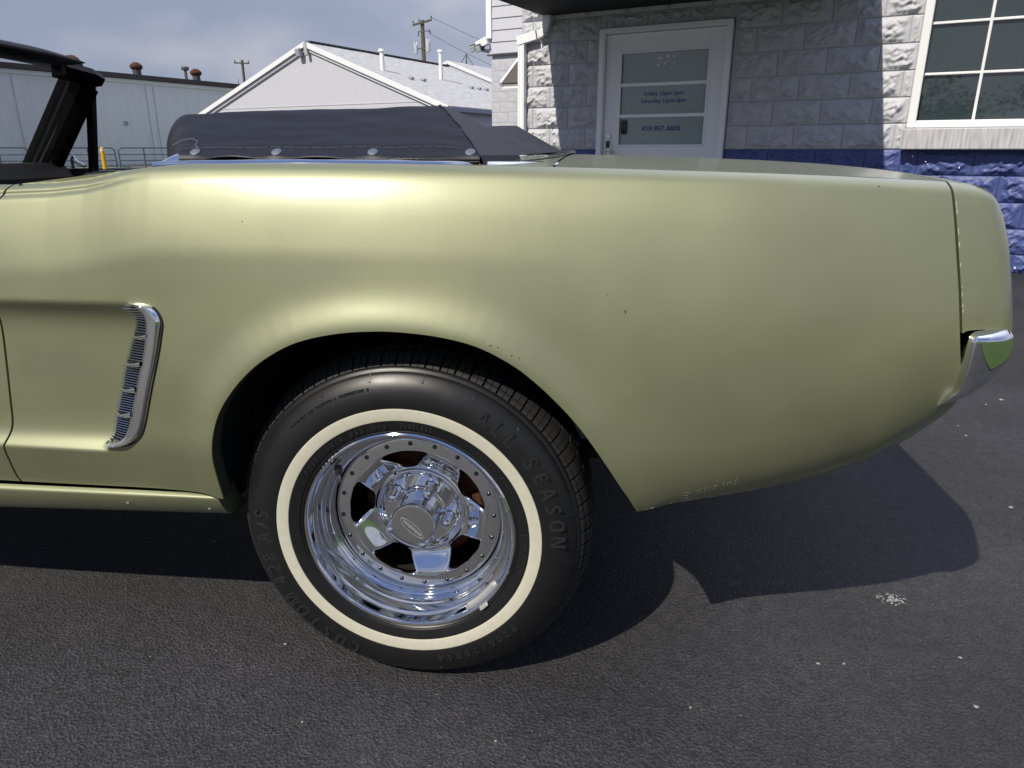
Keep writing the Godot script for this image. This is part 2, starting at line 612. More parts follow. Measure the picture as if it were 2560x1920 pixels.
func top_keys(us: Array, xs: Array) -> Array:
	var o := []
	for i in us.size():
		o.append(Vector3(us[i], xs[i], top_h(xs[i])))
	return o


# turned-in edge along the first or last row or column
func flange(mb: MB, edge: PackedVector3Array, by: Vector3, flip := false) -> void:
	var b := PackedVector3Array()
	for p in edge:
		b.append(p + by)
	mb.grid([edge, b], flip)


func column(rows: Array, i: int) -> PackedVector3Array:
	var o := PackedVector3Array()
	for r in rows:
		o.append(r[i])
	return o


func build_body(car: Node3D) -> void:
	prepare_side()
	var paint: Material = mats.paint
	var dark: Material = mats.well
	var b1 := keyed([Vector2(-1.079, 0.3799), Vector2(-0.9, 0.3815), Vector2(-0.75, 0.384), Vector2(-0.6549, 0.385)], 0.0, 0.185)
	var b2 := keyed(ARCH, 0.185, 0.77)
	var b3 := keyed([Vector2(0.0805, 0.3977), Vector2(0.1547, 0.4055), Vector2(0.2332, 0.4141), Vector2(0.3118, 0.4260), Vector2(0.3898, 0.4427), Vector2(0.4625, 0.4715), Vector2(0.5295, 0.5176)], 0.77, 1.0)
	var tk := top_keys([0.0, 0.185, 0.26, 0.33, 0.40, 0.45, 0.52, 0.60, 0.68, 0.77, 0.88, 1.0], [-1.012, -0.80, -0.70, -0.60, -0.50, -0.42, -0.30, -0.16, -0.03, 0.09, 0.30, 0.5232])
	for mirror in [false, true]:
		var q := 1 if not mirror else 3
		var rows := side_rows([b1, b2, b3], [90 / q, 170 / q, 80 / q], tk, keyed(GAP), keyed(REAR), 150 / q, 0.0, mirror)
		var mb := MB.new()
		mb.grid(rows, mirror)
		var s := Vector3(0, 0, 0.03 if mirror else -0.03)
		flange(mb, rows[0], s * 0.12)
		flange(mb, column(rows, 0), s)
		flange(mb, column(rows, rows[0].size() - 1), s)
		var lip := MB.new()
		var edge := PackedVector3Array()
		for p in rows[0]:
			edge.append(p + s * 0.12)
		flange(lip, edge, s * 0.9)
		obj("wheel_lip", lip, mats.paint_dark, car)
		obj("quarter_panel", mb, paint, car, "" if not mirror else "far side quarter panel")
		# front fender, the same arch 2.63 m further forward
		var sh := Vector2(-2.63, 0)
		var fa := []
		for p in ARCH:
			fa.append(p + sh)
		var f1 := keyed([Vector2(-3.75, 0.385), Vector2(-3.2849, 0.385)], 0.0, 0.2)
		var f2 := keyed(fa, 0.2, 0.85)
		var f3 := keyed([Vector2(-2.5504, 0.404), Vector2(-2.25, 0.39)], 0.85, 1.0)
		var ft := top_keys([0.0, 0.2, 0.5, 0.85, 1.0], [-3.75, -3.45, -2.95, -2.4, -2.25])
		rows = side_rows([f1, f2, f3], [12, 80, 16], ft, keyed([Vector2(-3.75, 0.385), Vector2(-3.75, 0.922)]), keyed([Vector2(-2.25, 0.39), Vector2(-2.25, 0.922)]), 40, 0.0, mirror)
		mb = MB.new()
		mb.grid(rows, mirror)
		flange(mb, rows[0], s)
		obj("front_fender", mb, paint, car)
		# door
		var gp := []
		for p in GAP:
			gp.append(p - Vector2(0.0045, 0))
		rows = side_rows([keyed([Vector2(-2.245, 0.38), Vector2(-1.0835, 0.3799)])], [130 / q], top_keys([0.0, 0.5, 1.0], [-2.245, -1.6, -1.0165]), keyed([Vector2(-2.245, 0.38), Vector2(-2.245, 0.922)]), keyed(gp), 120 / q, 0.0, mirror)
		mb = MB.new()
		mb.grid(rows, mirror)
		flange(mb, rows[0], s)
		flange(mb, column(rows, rows[0].size() - 1), s)
		obj("door", mb, paint, car)
		# quarter end cap
		var cl := []
		for i in range(10, REAR.size()):
			cl.append(REAR[i] + Vector2(0.0042, 0))
		var cr := [Vector2(0.6455, 0.7175), Vector2(0.6402, 0.7450), Vector2(0.6345, 0.7780), Vector2(0.6304, 0.8074), Vector2(0.6262, 0.8382), Vector2(0.6214, 0.8634), Vector2(0.6165, 0.8853), Vector2(0.6105, 0.9041), Vector2(0.6040, 0.9162), Vector2(0.5940, 0.9238)]
		rows = side_rows([keyed([cl[0], Vector2(0.560, 0.7215), Vector2(0.590, 0.7228), cr[0]])], [40], keyed([cl[-1], Vector2(0.5436, 0.9349), Vector2(0.5683, 0.9314), cr[-1]]), keyed(cl), keyed(cr), 90 / q, 0.0, mirror)
		var w: int = rows[0].size()
		for j in rows.size():
			var row: PackedVector3Array = rows[j]
			var ex := row[w - 1].x
			for i in w:
				var e := ex - row[i].x
				if e < 0.034:
					row[i].z -= (0.034 - sqrt(maxf(0.0, 0.034 * 0.034 - pow(0.034 - e, 2)))) * (-1.0 if mirror else 1.0)
			rows[j] = row
		mb = MB.new()
		mb.grid(rows, mirror)
		flange(mb, rows[0], s)
		flange(mb, column(rows, 0), s)
		obj("quarter_end_cap", mb, paint, car, "rounded end cap behind a chipped seam" if not mirror else "")
		if not mirror:
			# rear face from this cap to the far one
			mb = MB.new()
			var a := column(rows, w - 1)
			var b := PackedVector3Array()
			for p in a:
				b.append(Vector3(p.x, p.y, 2 * MIDZ - p.z))
			mb.grid([a, b])
			obj("tail_panel", mb, paint, car)
			mb = MB.new()
			flange(mb, rows[0], Vector3(0, 0.0, -0.3))
			obj("cap_underside", mb, dark, car)
	# chipped paint along the cap's seam
	var chips := MB.new()
	rng.seed = 77
	var sk := keyed([REAR[11], REAR[12], REAR[13], REAR[14], REAR[15]])
	for i in 16:
		var p := curve(sk, rng.randf())
		chips.box(Vector3(p.x + 0.005, p.y, side_z(p.x, p.y) + 0.0002), Vector3(rng.randf_range(0.0006, 0.0012), rng.randf_range(0.002, 0.007), 0.0008))
	obj("paint_chip", chips, mats.whitewall, car)
	# stone chips and scratches
	rng.seed = 12
	var nk := MB.new()
	var spots := [Vector2(0.0435, 0.7447), Vector2(0.0445, 0.7425), Vector2(0.0155, 0.7682), Vector2(-0.5750, 0.8727), Vector2(0.4158, 0.9301), Vector2(-0.1631, 0.6905), Vector2(-0.1518, 0.6880), Vector2(-0.1744, 0.6960), Vector2(-0.130, 0.6760), Vector2(-0.118, 0.6720)]
	for q in spots:
		nk.box(Vector3(q.x, q.y, side_z(q.x, q.y)), Vector3(rng.randf_range(0.0012, 0.0026), rng.randf_range(0.0015, 0.0032), 0.0006), Basis(Vector3.BACK, rng.randf() * 3.0))
	obj("stone_chip", nk, mats.paint_dark, car)
	var sc := MB.new()
	for i in 34:
		var x := rng.randf_range(0.155, 0.245)
		var y := 0.425 + 0.03 * (x - 0.155) / 0.09 + rng.randfn(0, 0.005)
		sc.box(Vector3(x, y, side_z(x, y)), Vector3(rng.randf_range(0.0006, 0.0025), rng.randf_range(0.0004, 0.0011), 0.0006), Basis(Vector3.BACK, 0.3))
	for i in 26:
		var t := rng.randf()
		var p := Vector2(0.09 + 0.2 * t, ramp(BOTK, 0.09 + 0.2 * t) + 0.002)
		sc.box(Vector3(p.x, p.y, side_z(p.x, p.y)), Vector3(rng.randf_range(0.001, 0.004), 0.0009, 0.0007), Basis(Vector3.BACK, 0.1))
	for p in [[-0.997, 0.3605], [-0.862, 0.352], [-0.70, 0.350]]:
		sc.box(Vector3(p[0], p[1], Z0 - 0.0165), Vector3(0.0045, 0.0028, 0.0012), Basis(Vector3.BACK, -0.3))
	obj("scratch", sc, mats.lead, car)
	# black behind the seams and inside the body
	var inner := MB.new()
	for z in [-1.26, 2 * MIDZ + 1.26]:
		inner.box(Vector3(-1.04, 0.65, z), Vector3(0.12, 0.5, 0.02))
		inner.box(Vector3(0.51, 0.72, z - 0.01), Vector3(0.10, 0.40, 0.02))
		inner.box(Vector3(-0.86, 0.60, z - 0.005), Vector3(0.42, 0.40, 0.008))
	inner.box(Vector3(0.30, 0.64, MIDZ), Vector3(0.46, 0.14, 1.40))
	inner.box(Vector3(0.16, 0.53, MIDZ), Vector3(0.30, 0.16, 1.40))
	obj("body_inner", inner, dark, car)
	var under := MB.new()
	under.box(Vector3(-1.55, 0.335, MIDZ), Vector3(1.70, 0.03, 1.60))
	under.box(Vector3(-0.32, 0.62, MIDZ), Vector3(0.75, 0.10, 0.96))
	under.box(Vector3(-3.0, 0.45, MIDZ), Vector3(1.30, 0.20, 1.0))
	obj("underbody", under, dark, car)
	# inside of the rear wheel wells: an arch drawn inwards, closed at the back
	for sd in [1.0, -1.0]:
		var mb := MB.new()
		var r1 := PackedVector3Array()
		var r2 := PackedVector3Array()
		for i in range(0, 121, 3):
			var p: Vector2 = arch_line[i]
			var o := (p - Vector2(-0.3, 0.42)).normalized() * 0.018
			var z := -1.118 if sd > 0 else 2 * MIDZ + 1.118
			r1.append(Vector3(p.x + o.x, p.y + o.y, z))
			r2.append(Vector3(p.x + o.x, p.y + o.y, z - sd * 0.40))
		mb.grid([r1, r2])
		var q := []
		for p in r2:
			q.append(p)
		mb.face(q, Vector3(-0.3, 0.5, 0))
		obj("wheel_well", mb, dark, car)
	# rocker panels
	for sd in [1.0, -1.0]:
		var mb := MB.new()
		var rows := []
		for t in [[0.0, 0.3795, -0.022], [0.06, 0.3765, -0.014], [0.14, 0.371, -0.0125], [0.4, 0.355, -0.019], [0.7, 0.338, -0.030], [0.9, 0.328, -0.042], [1.0, 0.323, -0.06], [1.0, 0.330, -0.09]]:
			var row := PackedVector3Array()
			for i in 40:
				var x := lerpf(-2.50, -0.677 + 0.006 * t[0], i / 39.0)
				var y: float = t[1] - 0.018 * clampf((-0.66 - x) / 0.5, 0.0, 1.6) * t[0] - 0.006 * clampf((-0.66 - x) / 0.5, 0.0, 1.0) * (1 - t[0])
				var z: float = Z0 + t[2]
				row.append(Vector3(x, y, z if sd > 0 else 2 * MIDZ - z))
			rows.append(row)
		mb.grid(rows, sd > 0)
		var last := column(rows, 39)
		flange(mb, last, Vector3(0, 0, -0.06 * sd))
		obj("rocker_panel", mb, paint, car)
	# top surfaces: rear deck, trunk lid, hood
	var deck := func(xa: PackedFloat32Array, za: float, zb: float, mbx: MB) -> void:
		var rows := []
		for k in 41:
			var f := lerpf(za, zb, k / 40.0)
			var row := PackedVector3Array()
			for xx in xa:
				var ze := side_z(xx, top_h(xx)) + 0.0005
				var c := 1.0 - pow(absf(2.0 * f - 1.0), 2.4)
				var yy := top_h(xx) + 0.012 * c + 0.002 * minf(1.0, 12.0 * minf(f, 1.0 - f))
				row.append(Vector3(xx - 0.05 * sin(PI * f) * clampf((0.1 - xx) * 4.0, 0.0, 1.0) * 0.0, yy, lerpf(ze, 2 * MIDZ - ze, f)))
			rows.append(row)
		mbx.grid(rows)
	var span := func(a: float, b: float, c: int) -> PackedFloat32Array:
		var o := PackedFloat32Array()
		for i in c + 1:
			o.append(lerpf(a, b, float(i) / c))
		return o
	var d1 := MB.new()
	deck.call(span.call(-0.765, -0.079, 30), 0.0, 1.0, d1)
	obj("rear_deck", d1, paint, car)
	var d2 := MB.new()
	deck.call(span.call(-0.0745, 0.5232, 30), 0.0, 1.0, d2)
	deck.call(span.call(0.5274, 0.598, 8), 0.0, 1.0, d2)
	obj("trunk_lid", d2, paint, car)
	var d3 := MB.new()
	deck.call(span.call(-3.75, -2.25, 20), 0.0, 1.0, d3)
	obj("hood", d3, paint, car)
	# rail gap of the cockpit edge
	var rg := MB.new()
	rg.box(Vector3(-1.0, 0.9245, side_z(-1.0, 0.9245)), Vector3(0.0018, 0.011, 0.003), Basis(Vector3.BACK, -0.9))
	obj("rail_seam", rg, dark, car)
	# lower rear apron seen under the quarter
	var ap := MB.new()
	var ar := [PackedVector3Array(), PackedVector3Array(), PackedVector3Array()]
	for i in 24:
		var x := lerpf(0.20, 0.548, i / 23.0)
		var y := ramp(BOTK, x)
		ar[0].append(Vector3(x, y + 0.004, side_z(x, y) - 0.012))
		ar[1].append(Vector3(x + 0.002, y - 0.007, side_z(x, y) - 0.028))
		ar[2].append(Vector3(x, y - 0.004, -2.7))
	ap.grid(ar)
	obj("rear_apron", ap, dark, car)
	var ex := MB.new()
	ex.tube([Vector3(0.22, 0.40, -1.42), Vector3(0.505, 0.43, -1.40)], 0.026, 16)
	obj("exhaust_tip", ex, mats.chrome_soft, car)
	# leaf spring and shackle behind the wheel
	var ls := MB.new()
	ls.box(Vector3(0.05, 0.40, -1.36), Vector3(0.30, 0.020, 0.05))
	ls.box(Vector3(0.14, 0.41, -1.33), Vector3(0.05, 0.05, 0.06), Basis.IDENTITY, 0.006)
	obj("leaf_spring", ls, mats.tread, car)


func build_scoop(car: Node3D) -> void:
	var sc := Node3D.new()
	sc.name = "side_scoop"
	car.add_child(sc)
	var outer := [Vector2(-0.7860, 0.7368), Vector2(-0.7740, 0.7390), Vector2(-0.7634, 0.7388), Vector2(-0.7431, 0.7334), Vector2(-0.7318, 0.7224), Vector2(-0.7270, 0.7072), Vector2(-0.7290, 0.6943), Vector2(-0.7408, 0.6522), Vector2(-0.7650, 0.5842), Vector2(-0.7883, 0.5192), Vector2(-0.8009, 0.4975), Vector2(-0.8208, 0.4820), Vector2(-0.8480, 0.4742), Vector2(-0.8760, 0.4735)]
	var inner := [Vector2(-0.7860, 0.7352), Vector2(-0.7735, 0.7322), Vector2(-0.7640, 0.7275), Vector2(-0.7560, 0.7190), Vector2(-0.7548, 0.7060), Vector2(-0.7570, 0.6943), Vector2(-0.7672, 0.6566), Vector2(-0.7911, 0.5942), Vector2(-0.8130, 0.5341), Vector2(-0.8202, 0.5149), Vector2(-0.8330, 0.4928), Vector2(-0.8521, 0.4817), Vector2(-0.8760, 0.4747)]
	var ko := keyed(outer)
	var ki := keyed(inner)
	var rows := []
	for k in 9:
		var f := k / 8.0
		var row := PackedVector3Array()
		for i in 90:
			var t := i / 89.0
			var p := curve(ko, t).lerp(curve(ki, t), f)
			var z: float = Z0 - 0.003 + 0.0105 * smoothstep(0.0, 0.16, f) - 0.008 * smoothstep(0.82, 1.0, f) - 0.002 * f
			z -= 0.012 * smoothstep(0.90, 1.0, t) * f + 0.010 * smoothstep(0.10, 0.0, t) * f
			row.append(Vector3(p.x, p.y, z))
		rows.append(row)
	var mb := MB.new()
	mb.grid(rows)
	flange(mb, rows[0], Vector3(0.002, 0, -0.02))
	flange(mb, rows[8], Vector3(-0.006, 0, -0.030))
	obj("scoop_rim", mb, mats.chrome, sc)
	var gasket := MB.new()
	var gl := []
	for i in 60:
		var p := curve(ko, 0.12 + 0.80 * i / 59.0)
		gl.append(Vector3(p.x + 0.002, p.y - 0.0006, side_z(p.x + 0.002, p.y) + 0.0005))
	gasket.tube(gl, 0.0016, 6)
	obj("gasket", gasket, mats.well, sc)
	# louvre slats, and four fins between their banks
	var slat := MB.new()
	slat.box(Vector3.ZERO, Vector3(1.0, 0.0024, 0.005), Basis.IDENTITY, 0.0007)
	var slat_mesh := slat.mesh()
	var zl := Z0 - 0.031
	var zr := Z0 - 0.005
	var back := MB.new()
	var br := [PackedVector3Array(), PackedVector3Array()]
	for i in 30:
		var h := lerpf(0.473, 0.729, i / 29.0)
		br[0].append(Vector3(scoop_l(h) - 0.001, h, maxf(Z0 - 0.0215, side_z(scoop_l(h) - 0.003, h) + 0.0012)))
		br[1].append(Vector3(scoop_r(h) + 0.004, h, zr - 0.003))
	back.grid(br)
	flange(back, br[0], Vector3(-0.0005, 0, -0.008))
	obj("scoop_back", back, mats.black_plastic, sc)
	var fins := [0.6800, 0.6305, 0.5825, 0.5355]
	var h := 0.4795
	while h < 0.7290:
		var skip := false
		for f in fins:
			skip = skip or absf(f - h) < 0.0028
		if not skip:
			var a := Vector3(scoop_l(h), h, maxf(Z0 - 0.018, side_z(scoop_l(h) - 0.004, h) + 0.0045))
			var b := Vector3(scoop_r(h) + 0.002, h, zr)
			var o := obj("louvre_slat", slat_mesh, mats.chrome_soft, sc)
			var d := (b - a).normalized()
			o.transform = Transform3D(Basis((b - a), Vector3.UP, d.cross(Vector3.UP)), (a + b) * 0.5)
		h += 0.0046
	for f in fins:
		var m := MB.new()
		var secs := []
		for k in 9:
			var g := k / 8.0
			var hw := 0.0003 + 0.0034 * pow(g, 0.8)
			var p := Vector3(lerpf(scoop_l(f) - 0.002, scoop_r(f) + 0.004, g), f - 0.0035 + 0.006 * pow(g, 1.5), lerpf(Z0 - 0.014, Z0 + 0.007, sin(g * PI * 0.5)))
			secs.append(PackedVector3Array([p + Vector3(0, -hw, -0.001), p + Vector3(0, hw * 0.6, 0), p + Vector3(0, hw, -0.0025), p + Vector3(0, hw + 0.0008, -0.016), p + Vector3(0, -hw, -0.016)]))
		m.grid(secs, false, true)
		obj("fin", m, mats.chrome, sc)


func build_bumper(car: Node3D) -> void:
	var bl := keyed([Vector2(0.5440, 0.5960), Vector2(0.5530, 0.6150), Vector2(0.5600, 0.6284), Vector2(0.5600, 0.6600), Vector2(0.5590, 0.6944), Vector2(0.5605, 0.7124), Vector2(0.5665, 0.7205)])
	var br := keyed([Vector2(0.5530, 0.5945), Vector2(0.5907, 0.6105), Vector2(0.6150, 0.6391), Vector2(0.6280, 0.6670), Vector2(0.6320, 0.6890), Vector2(0.6310, 0.7106), Vector2(0.6265, 0.7260)])
	var rows := []
	for j in 41:
		var v := j / 40.0
		var a := curve(bl, v)
		var b := curve(br, v)
		var row := PackedVector3Array()
		for i in 41:
			var f := i / 40.0
			var p := a.lerp(b, f)
			var z: float = Z0 - 0.018 - 0.030 * pow(f, 2.6) + 0.004 * f
			z -= 0.010 * pow(clampf((0.10 - f) / 0.10, 0, 1), 2)   # rolled front edge
			z -= 0.022 * pow(clampf((v - 0.90) / 0.10, 0, 1), 2.2) # rolled top
			z -= 0.030 * pow(1.0 - v, 2.4)
			row.append(Vector3(p.x, p.y, z))
		rows.append(row)
	var mb := MB.new()
	mb.grid(rows)
	flange(mb, column(rows, 0), Vector3(0.004, 0, -0.03))
	flange(mb, rows[40], Vector3(-0.002, 0.0005, -0.10))
	flange(mb, rows[0], Vector3(0.0, 0.004, -0.12))
	var e := column(rows, 40)
	var r2 := PackedVector3Array()
	var r3 := PackedVector3Array()
	for p in e:
		r2.append(p + Vector3(0.012, 0, -0.03))
		r3.append(Vector3(p.x + 0.03, p.y, 2 * MIDZ - p.z))
	mb.grid([e, r2, r3])
	var bp := obj("rear_bumper", mb, mats.chrome, car)
	var br2 := MB.new()
	br2.box(Vector3(0.56, 0.662, -1.155), Vector3(0.05, 0.028, 0.03))
	obj("bumper_bracket", br2, mats.soffit_brown, bp)


func build_boot(car: Node3D) -> void:
	# vinyl cover over the folded top: low tent with a ridge along each side
	var grains := noise(FastNoiseLite.TYPE_SIMPLEX_SMOOTH, 3.0, 12, 3)
	var fine := noise(FastNoiseLite.TYPE_SIMPLEX_SMOOTH, 14.0, 13, 2)
	var xr := func(z: float) -> float:  # rear hem
		var c := clampf(absf(z - MIDZ) / 0.78, 0.0, 1.0)
		return lerpf(-0.105, -0.205, pow(c, 4.0))
	var xf := func(z: float) -> float:
		var e := minf(-1.196 - z, z - (2 * MIDZ + 1.196))
		return -0.714 - 0.124 * clampf(e / 0.165, 0, 1) - 0.06 * smoothstep(0.18, 0.40, e)
	var rows := []
	var nz := 120
	var nx := 150
	for j in nz + 1:
		var f := j / float(nz)
		var g := 0.5 - 0.5 * cos(PI * f)
		var z := lerpf(-1.196, 2 * MIDZ + 1.196, lerpf(f, g, 0.75))
		var row := PackedVector3Array()
		for i in nx + 1:
			var fx := i / float(nx)
			var a: float = xf.call(z)
			var b: float = xr.call(z)
			var x := lerpf(a, b, lerpf(fx, 0.5 - 0.5 * cos(PI * fx), 0.7))
			var e := minf(z - (2 * MIDZ + 1.196), -1.196 - z)
			var hs := clampf(e / 0.165, 0.0, 1.0)
			var hr := clampf((b - x) / (0.155 + 0.08 * smoothstep(0.17, 0.5, e)), 0.0, 1.15)
			var hf := clampf((x - a) / (0.025 + 0.030 * clampf(e / 0.165, 0, 1)), 0.0, 1.0)
			hf = sqrt(hf * (2.0 - hf))
			# soft minimum keeps a ridge where the slopes meet
			var k := 0.03
			var m := minf(hs, hr) - k * 0.25 * pow(maxf(k - absf(hs - hr), 0.0) / k, 2)
			m = m - 0.015 * pow(maxf(m - 0.94, 0.0) / 0.06, 2)
			m = minf(m, 1.0) * hf
			var slope := 0.012 * clampf((x + 0.80) / 0.5, 0, 1)
			var mid := smoothstep(0.16, 0.55, e)
			var y := 0.974 + (0.0745 + slope) * m - 0.026 * mid * m * smoothstep(-0.62, -0.30, x)
			y += 0.006 * grains.get_noise_3d(x, y * 2, z) * m + 0.0008 * fine.get_noise_3d(x, y, z) * m
			row.append(Vector3(x, y, z + (0.006 * grains.get_noise_2d(x * 1.5, e * 9.0 + 7.0) + 0.0016 * fine.get_noise_2d(x * 0.8 + e * 2.0, e * 2.5)) * (1.0 - mid) * smoothstep(0.0, 0.03, e)))
		rows.append(row)
	var mb := MB.new()
	mb.grid(rows)
	# hem: a turned-down lip that lifts between the snaps
	var snaps := [-0.690, -0.545, -0.378, -0.214]
	var hem := [PackedVector3Array(), PackedVector3Array(), PackedVector3Array(), PackedVector3Array()]
	var lip := []
	for i in 121:
		var p: Vector3 = rows[0][int(i * nx / 120.0)]
		var lift := 0.0
		for s in 3:
			if p.x > snaps[s] and p.x < snaps[s + 1]:
				lift = sin(PI * (p.x - snaps[s]) / (snaps[s + 1] - snaps[s]))
		var q: Vector3 = Vector3(p.x, 0.9635 + 0.0085 * lift * lerpf(1.0, 0.3, clampf((p.x + 0.5) / 0.3, 0, 1)), -1.192 + 0.005 * lift)
		hem[0].append(p)
		hem[1].append(p.lerp(q, 0.5) + Vector3(0, 0, 0.002))
		hem[2].append(q)
		hem[3].append(q + Vector3(0, 0.001, -0.025))
		lip.append(q + Vector3(0, 0.0005, 0.0008))
	mb.grid(hem)
	# hem at the back and at the front edge
	var lastc := column(rows, nx)
	flange(mb, lastc, Vector3(0.006, -0.012, 0))
	flange(mb, column(rows, 0), Vector3(-0.002, -0.03, 0))
	var boot := obj("boot_cover", mb, mats.vinyl, car, "black vinyl cover snapped over the folded top")
	var pip := MB.new()
	pip.tube(lip, 0.0014, 6)
	var rl := []
	for i in range(0, nz + 1, 2):
		rl.append(lastc[i] + Vector3(0.006, -0.012, 0))
	pip.tube(rl, 0.0018, 6)
	obj("hem_piping", pip, mats.black_plastic, boot)
	# stitching above the hem and welt along the rear ridge
	var st := MB.new()
	for i in range(6, 112):
		var p: Vector3 = rows[0][int(i * nx / 120.0)]
		var p2: Vector3 = rows[0][mini(int(i * nx / 120.0) + 1, nx)]
		var r: Vector3 = rows[12][int(i * nx / 120.0)]
		var wv := 0.35 + 0.02 * sin(i * 0.3)
		var c := p.lerp(r, wv) + Vector3(0, 0.0014, 0.0022)
		st.box(c, Vector3((p2.x - p.x) * 0.62, 0.0007, 0.0007))
	obj("stitching", st, mats.thread, boot)
	var welt := MB.new()
	var wl := []
	for j in range(0, nz / 2):
		var r: PackedVector3Array = rows[j]
		var z := r[0].z
		var e := minf(-1.196 - z, 0.17)
		var hs := clampf(e / 0.165, 0.0, 1.0)
		var best := 0
		var b: float = xr.call(z)
		for i in nx + 1:
			if (b - r[i].x) / 0.155 > hs:
				best = i
		wl.append(r[best] + Vector3(0, 0.0010, 0))
		if e >= 0.165:
			break
	if wl.size() > 2:
		welt.tube(wl, 0.0010, 6)
	obj("welt_seam", welt, mats.black_plastic, boot)
	# a loose thread lying on the front corner
	var lt := MB.new()
	lt.tube([Vector3(-0.735, 0.990, -1.214), Vector3(-0.722, 0.998, -1.222), Vector3(-0.705, 1.001, -1.226), Vector3(-0.693, 0.997, -1.222), Vector3(-0.691, 0.989, -1.209), Vector3(-0.682, 0.986, -1.203)], 0.0006, 4)
	obj("loose_thread", lt, mats.thread, boot)
	# snaps
	var cap := MB.new()
	cap.lathe([Vector2(0.0, 0.0026), Vector2(0.004, 0.0024), Vector2(0.0070, 0.0018), Vector2(0.0086, 0.0009), Vector2(0.0092, -0.001)], 20)
	var cm := cap.mesh()
	var snap_mat := mat("snap_metal", lin(0.13, 0.15, 0.20), 0.6, 0.4)
	for s in snaps:
		var o := obj("snap", cm, snap_mat, boot)
		o.transform = Transform3D(Basis(Vector3.RIGHT, -0.95), Vector3(s, 0.9790, -1.2045))
	for s in [[-0.165, -1.33], [-0.135, -1.50], [-0.118, -1.70], [-0.118, -1.95], [-0.122, -2.25]]:
		var o := obj("snap", cm, snap_mat, boot)
		o.transform = Transform3D(Basis(Vector3.RIGHT, -PI / 2 + 0.15), Vector3(s[0] - 0.022, 0.9795, s[1]))
	# chrome moulding on the edge of the well
	var ch := MB.new()
	var mr := [PackedVector3Array(), PackedVector3Array(), PackedVector3Array(), PackedVector3Array(), PackedVector3Array()]
	for i in 80:
		var x := lerpf(-0.752, -0.075, i / 79.0)
		var y := top_h(x)
		var z := side_z(x, y)
		var inw := 0.16 * pow(clampf((x + 0.26) / 0.19, 0, 1), 2)
		mr[0].append(Vector3(x, y - 0.0005, z + 0.001 - inw * 0.9))
		mr[1].append(Vector3(x, y + 0.0036, z - 0.001 - inw * 0.9))
		mr[2].append(Vector3(x, y + 0.0058, z - 0.006 - inw))
		mr[3].append(Vector3(x, y + 0.0066, z - 0.020 - inw))
		mr[4].append(Vector3(x, y + 0.0050, z - 0.026 - inw))
	ch.grid(mr)
	obj("belt_moulding", ch, mats.chrome, car)
	var tip := MB.new()
	var tr := []
	for k in 9:
		var f := k / 8.0
		var row := PackedVector3Array()
		for i in 17:
			var g := i / 16.0
			var x := lerpf(-0.757, -0.690, g)
			var z := -1.182 - 0.17 * f
			var rise := 0.019 * sin(minf(f, 0.5) * PI) * smoothstep(0.0, 0.35, g)
			row.append(Vector3(x + 0.012 * f * (1 - g) + 0.010 * pow(f, 2), 0.9605 + 0.004 * smoothstep(0, 0.1, f) + rise, z))
		tr.append(row)
	tip.grid(tr)
	flange(tip, column(tr, 0), Vector3(0.002, -0.008, 0))
	flange(tip, tr[0], Vector3(0, -0.006, 0.001))
	obj("moulding_end", tip, mats.chrome, car)
	# second bright bead behind the cover, at the back of the well
	var bead := MB.new()
	var bp := []
	for i in 30:
		var z := lerpf(-1.27, -2.65, i / 29.0)
		bp.append(Vector3(xr.call(z) + 0.022, 0.9665 + 0.010 * (1 - pow(absf(z - MIDZ) / 0.78, 2.0)), z))
	bead.tube(bp, 0.006, 8)
	obj("well_bead", bead, mats.chrome, car)


# ---------------------------------------------------------------- lettering on a circle
func glyph_mesh(ch: String, height: float, depth: float, bold := true) -> Mesh:
	var t := TextMesh.new()
	var f := SystemFont.new()
	f.font_names = PackedStringArray(["Droid Sans"])
	f.font_weight = 700 if bold else 400
	t.font = f
	t.font_size = 64
	t.pixel_size = height / 46.0
	t.depth = depth
	t.text = ch
	t.curve_step = 2.0
	return t


func arc_text(s: String, a0: float, a1: float, r: float, height: float, z: float, squeeze := 1.0, tops_out := true) -> ArrayMesh:
	var st := SurfaceTool.new()
	st.begin(Mesh.PRIMITIVE_TRIANGLES)
	for i in s.length():
		if s[i] == " ":
			continue
		var a := deg_to_rad(lerpf(a0, a1, float(i) / (s.length() - 1)))
		var dir := Vector3(cos(a), sin(a), 0)
		var b := Basis(Vector3(sin(a), -cos(a), 0) * squeeze, dir, Vector3(0, 0, 1))
		if not tops_out:
			b = Basis(Vector3(-sin(a), cos(a), 0) * squeeze, -dir, Vector3(0, 0, 1))
		st.append_from(glyph_mesh(s[i], height, 0.0024), 0, Transform3D(b, dir * r + Vector3(0, 0, z + 0.0006)))
	return st.commit()


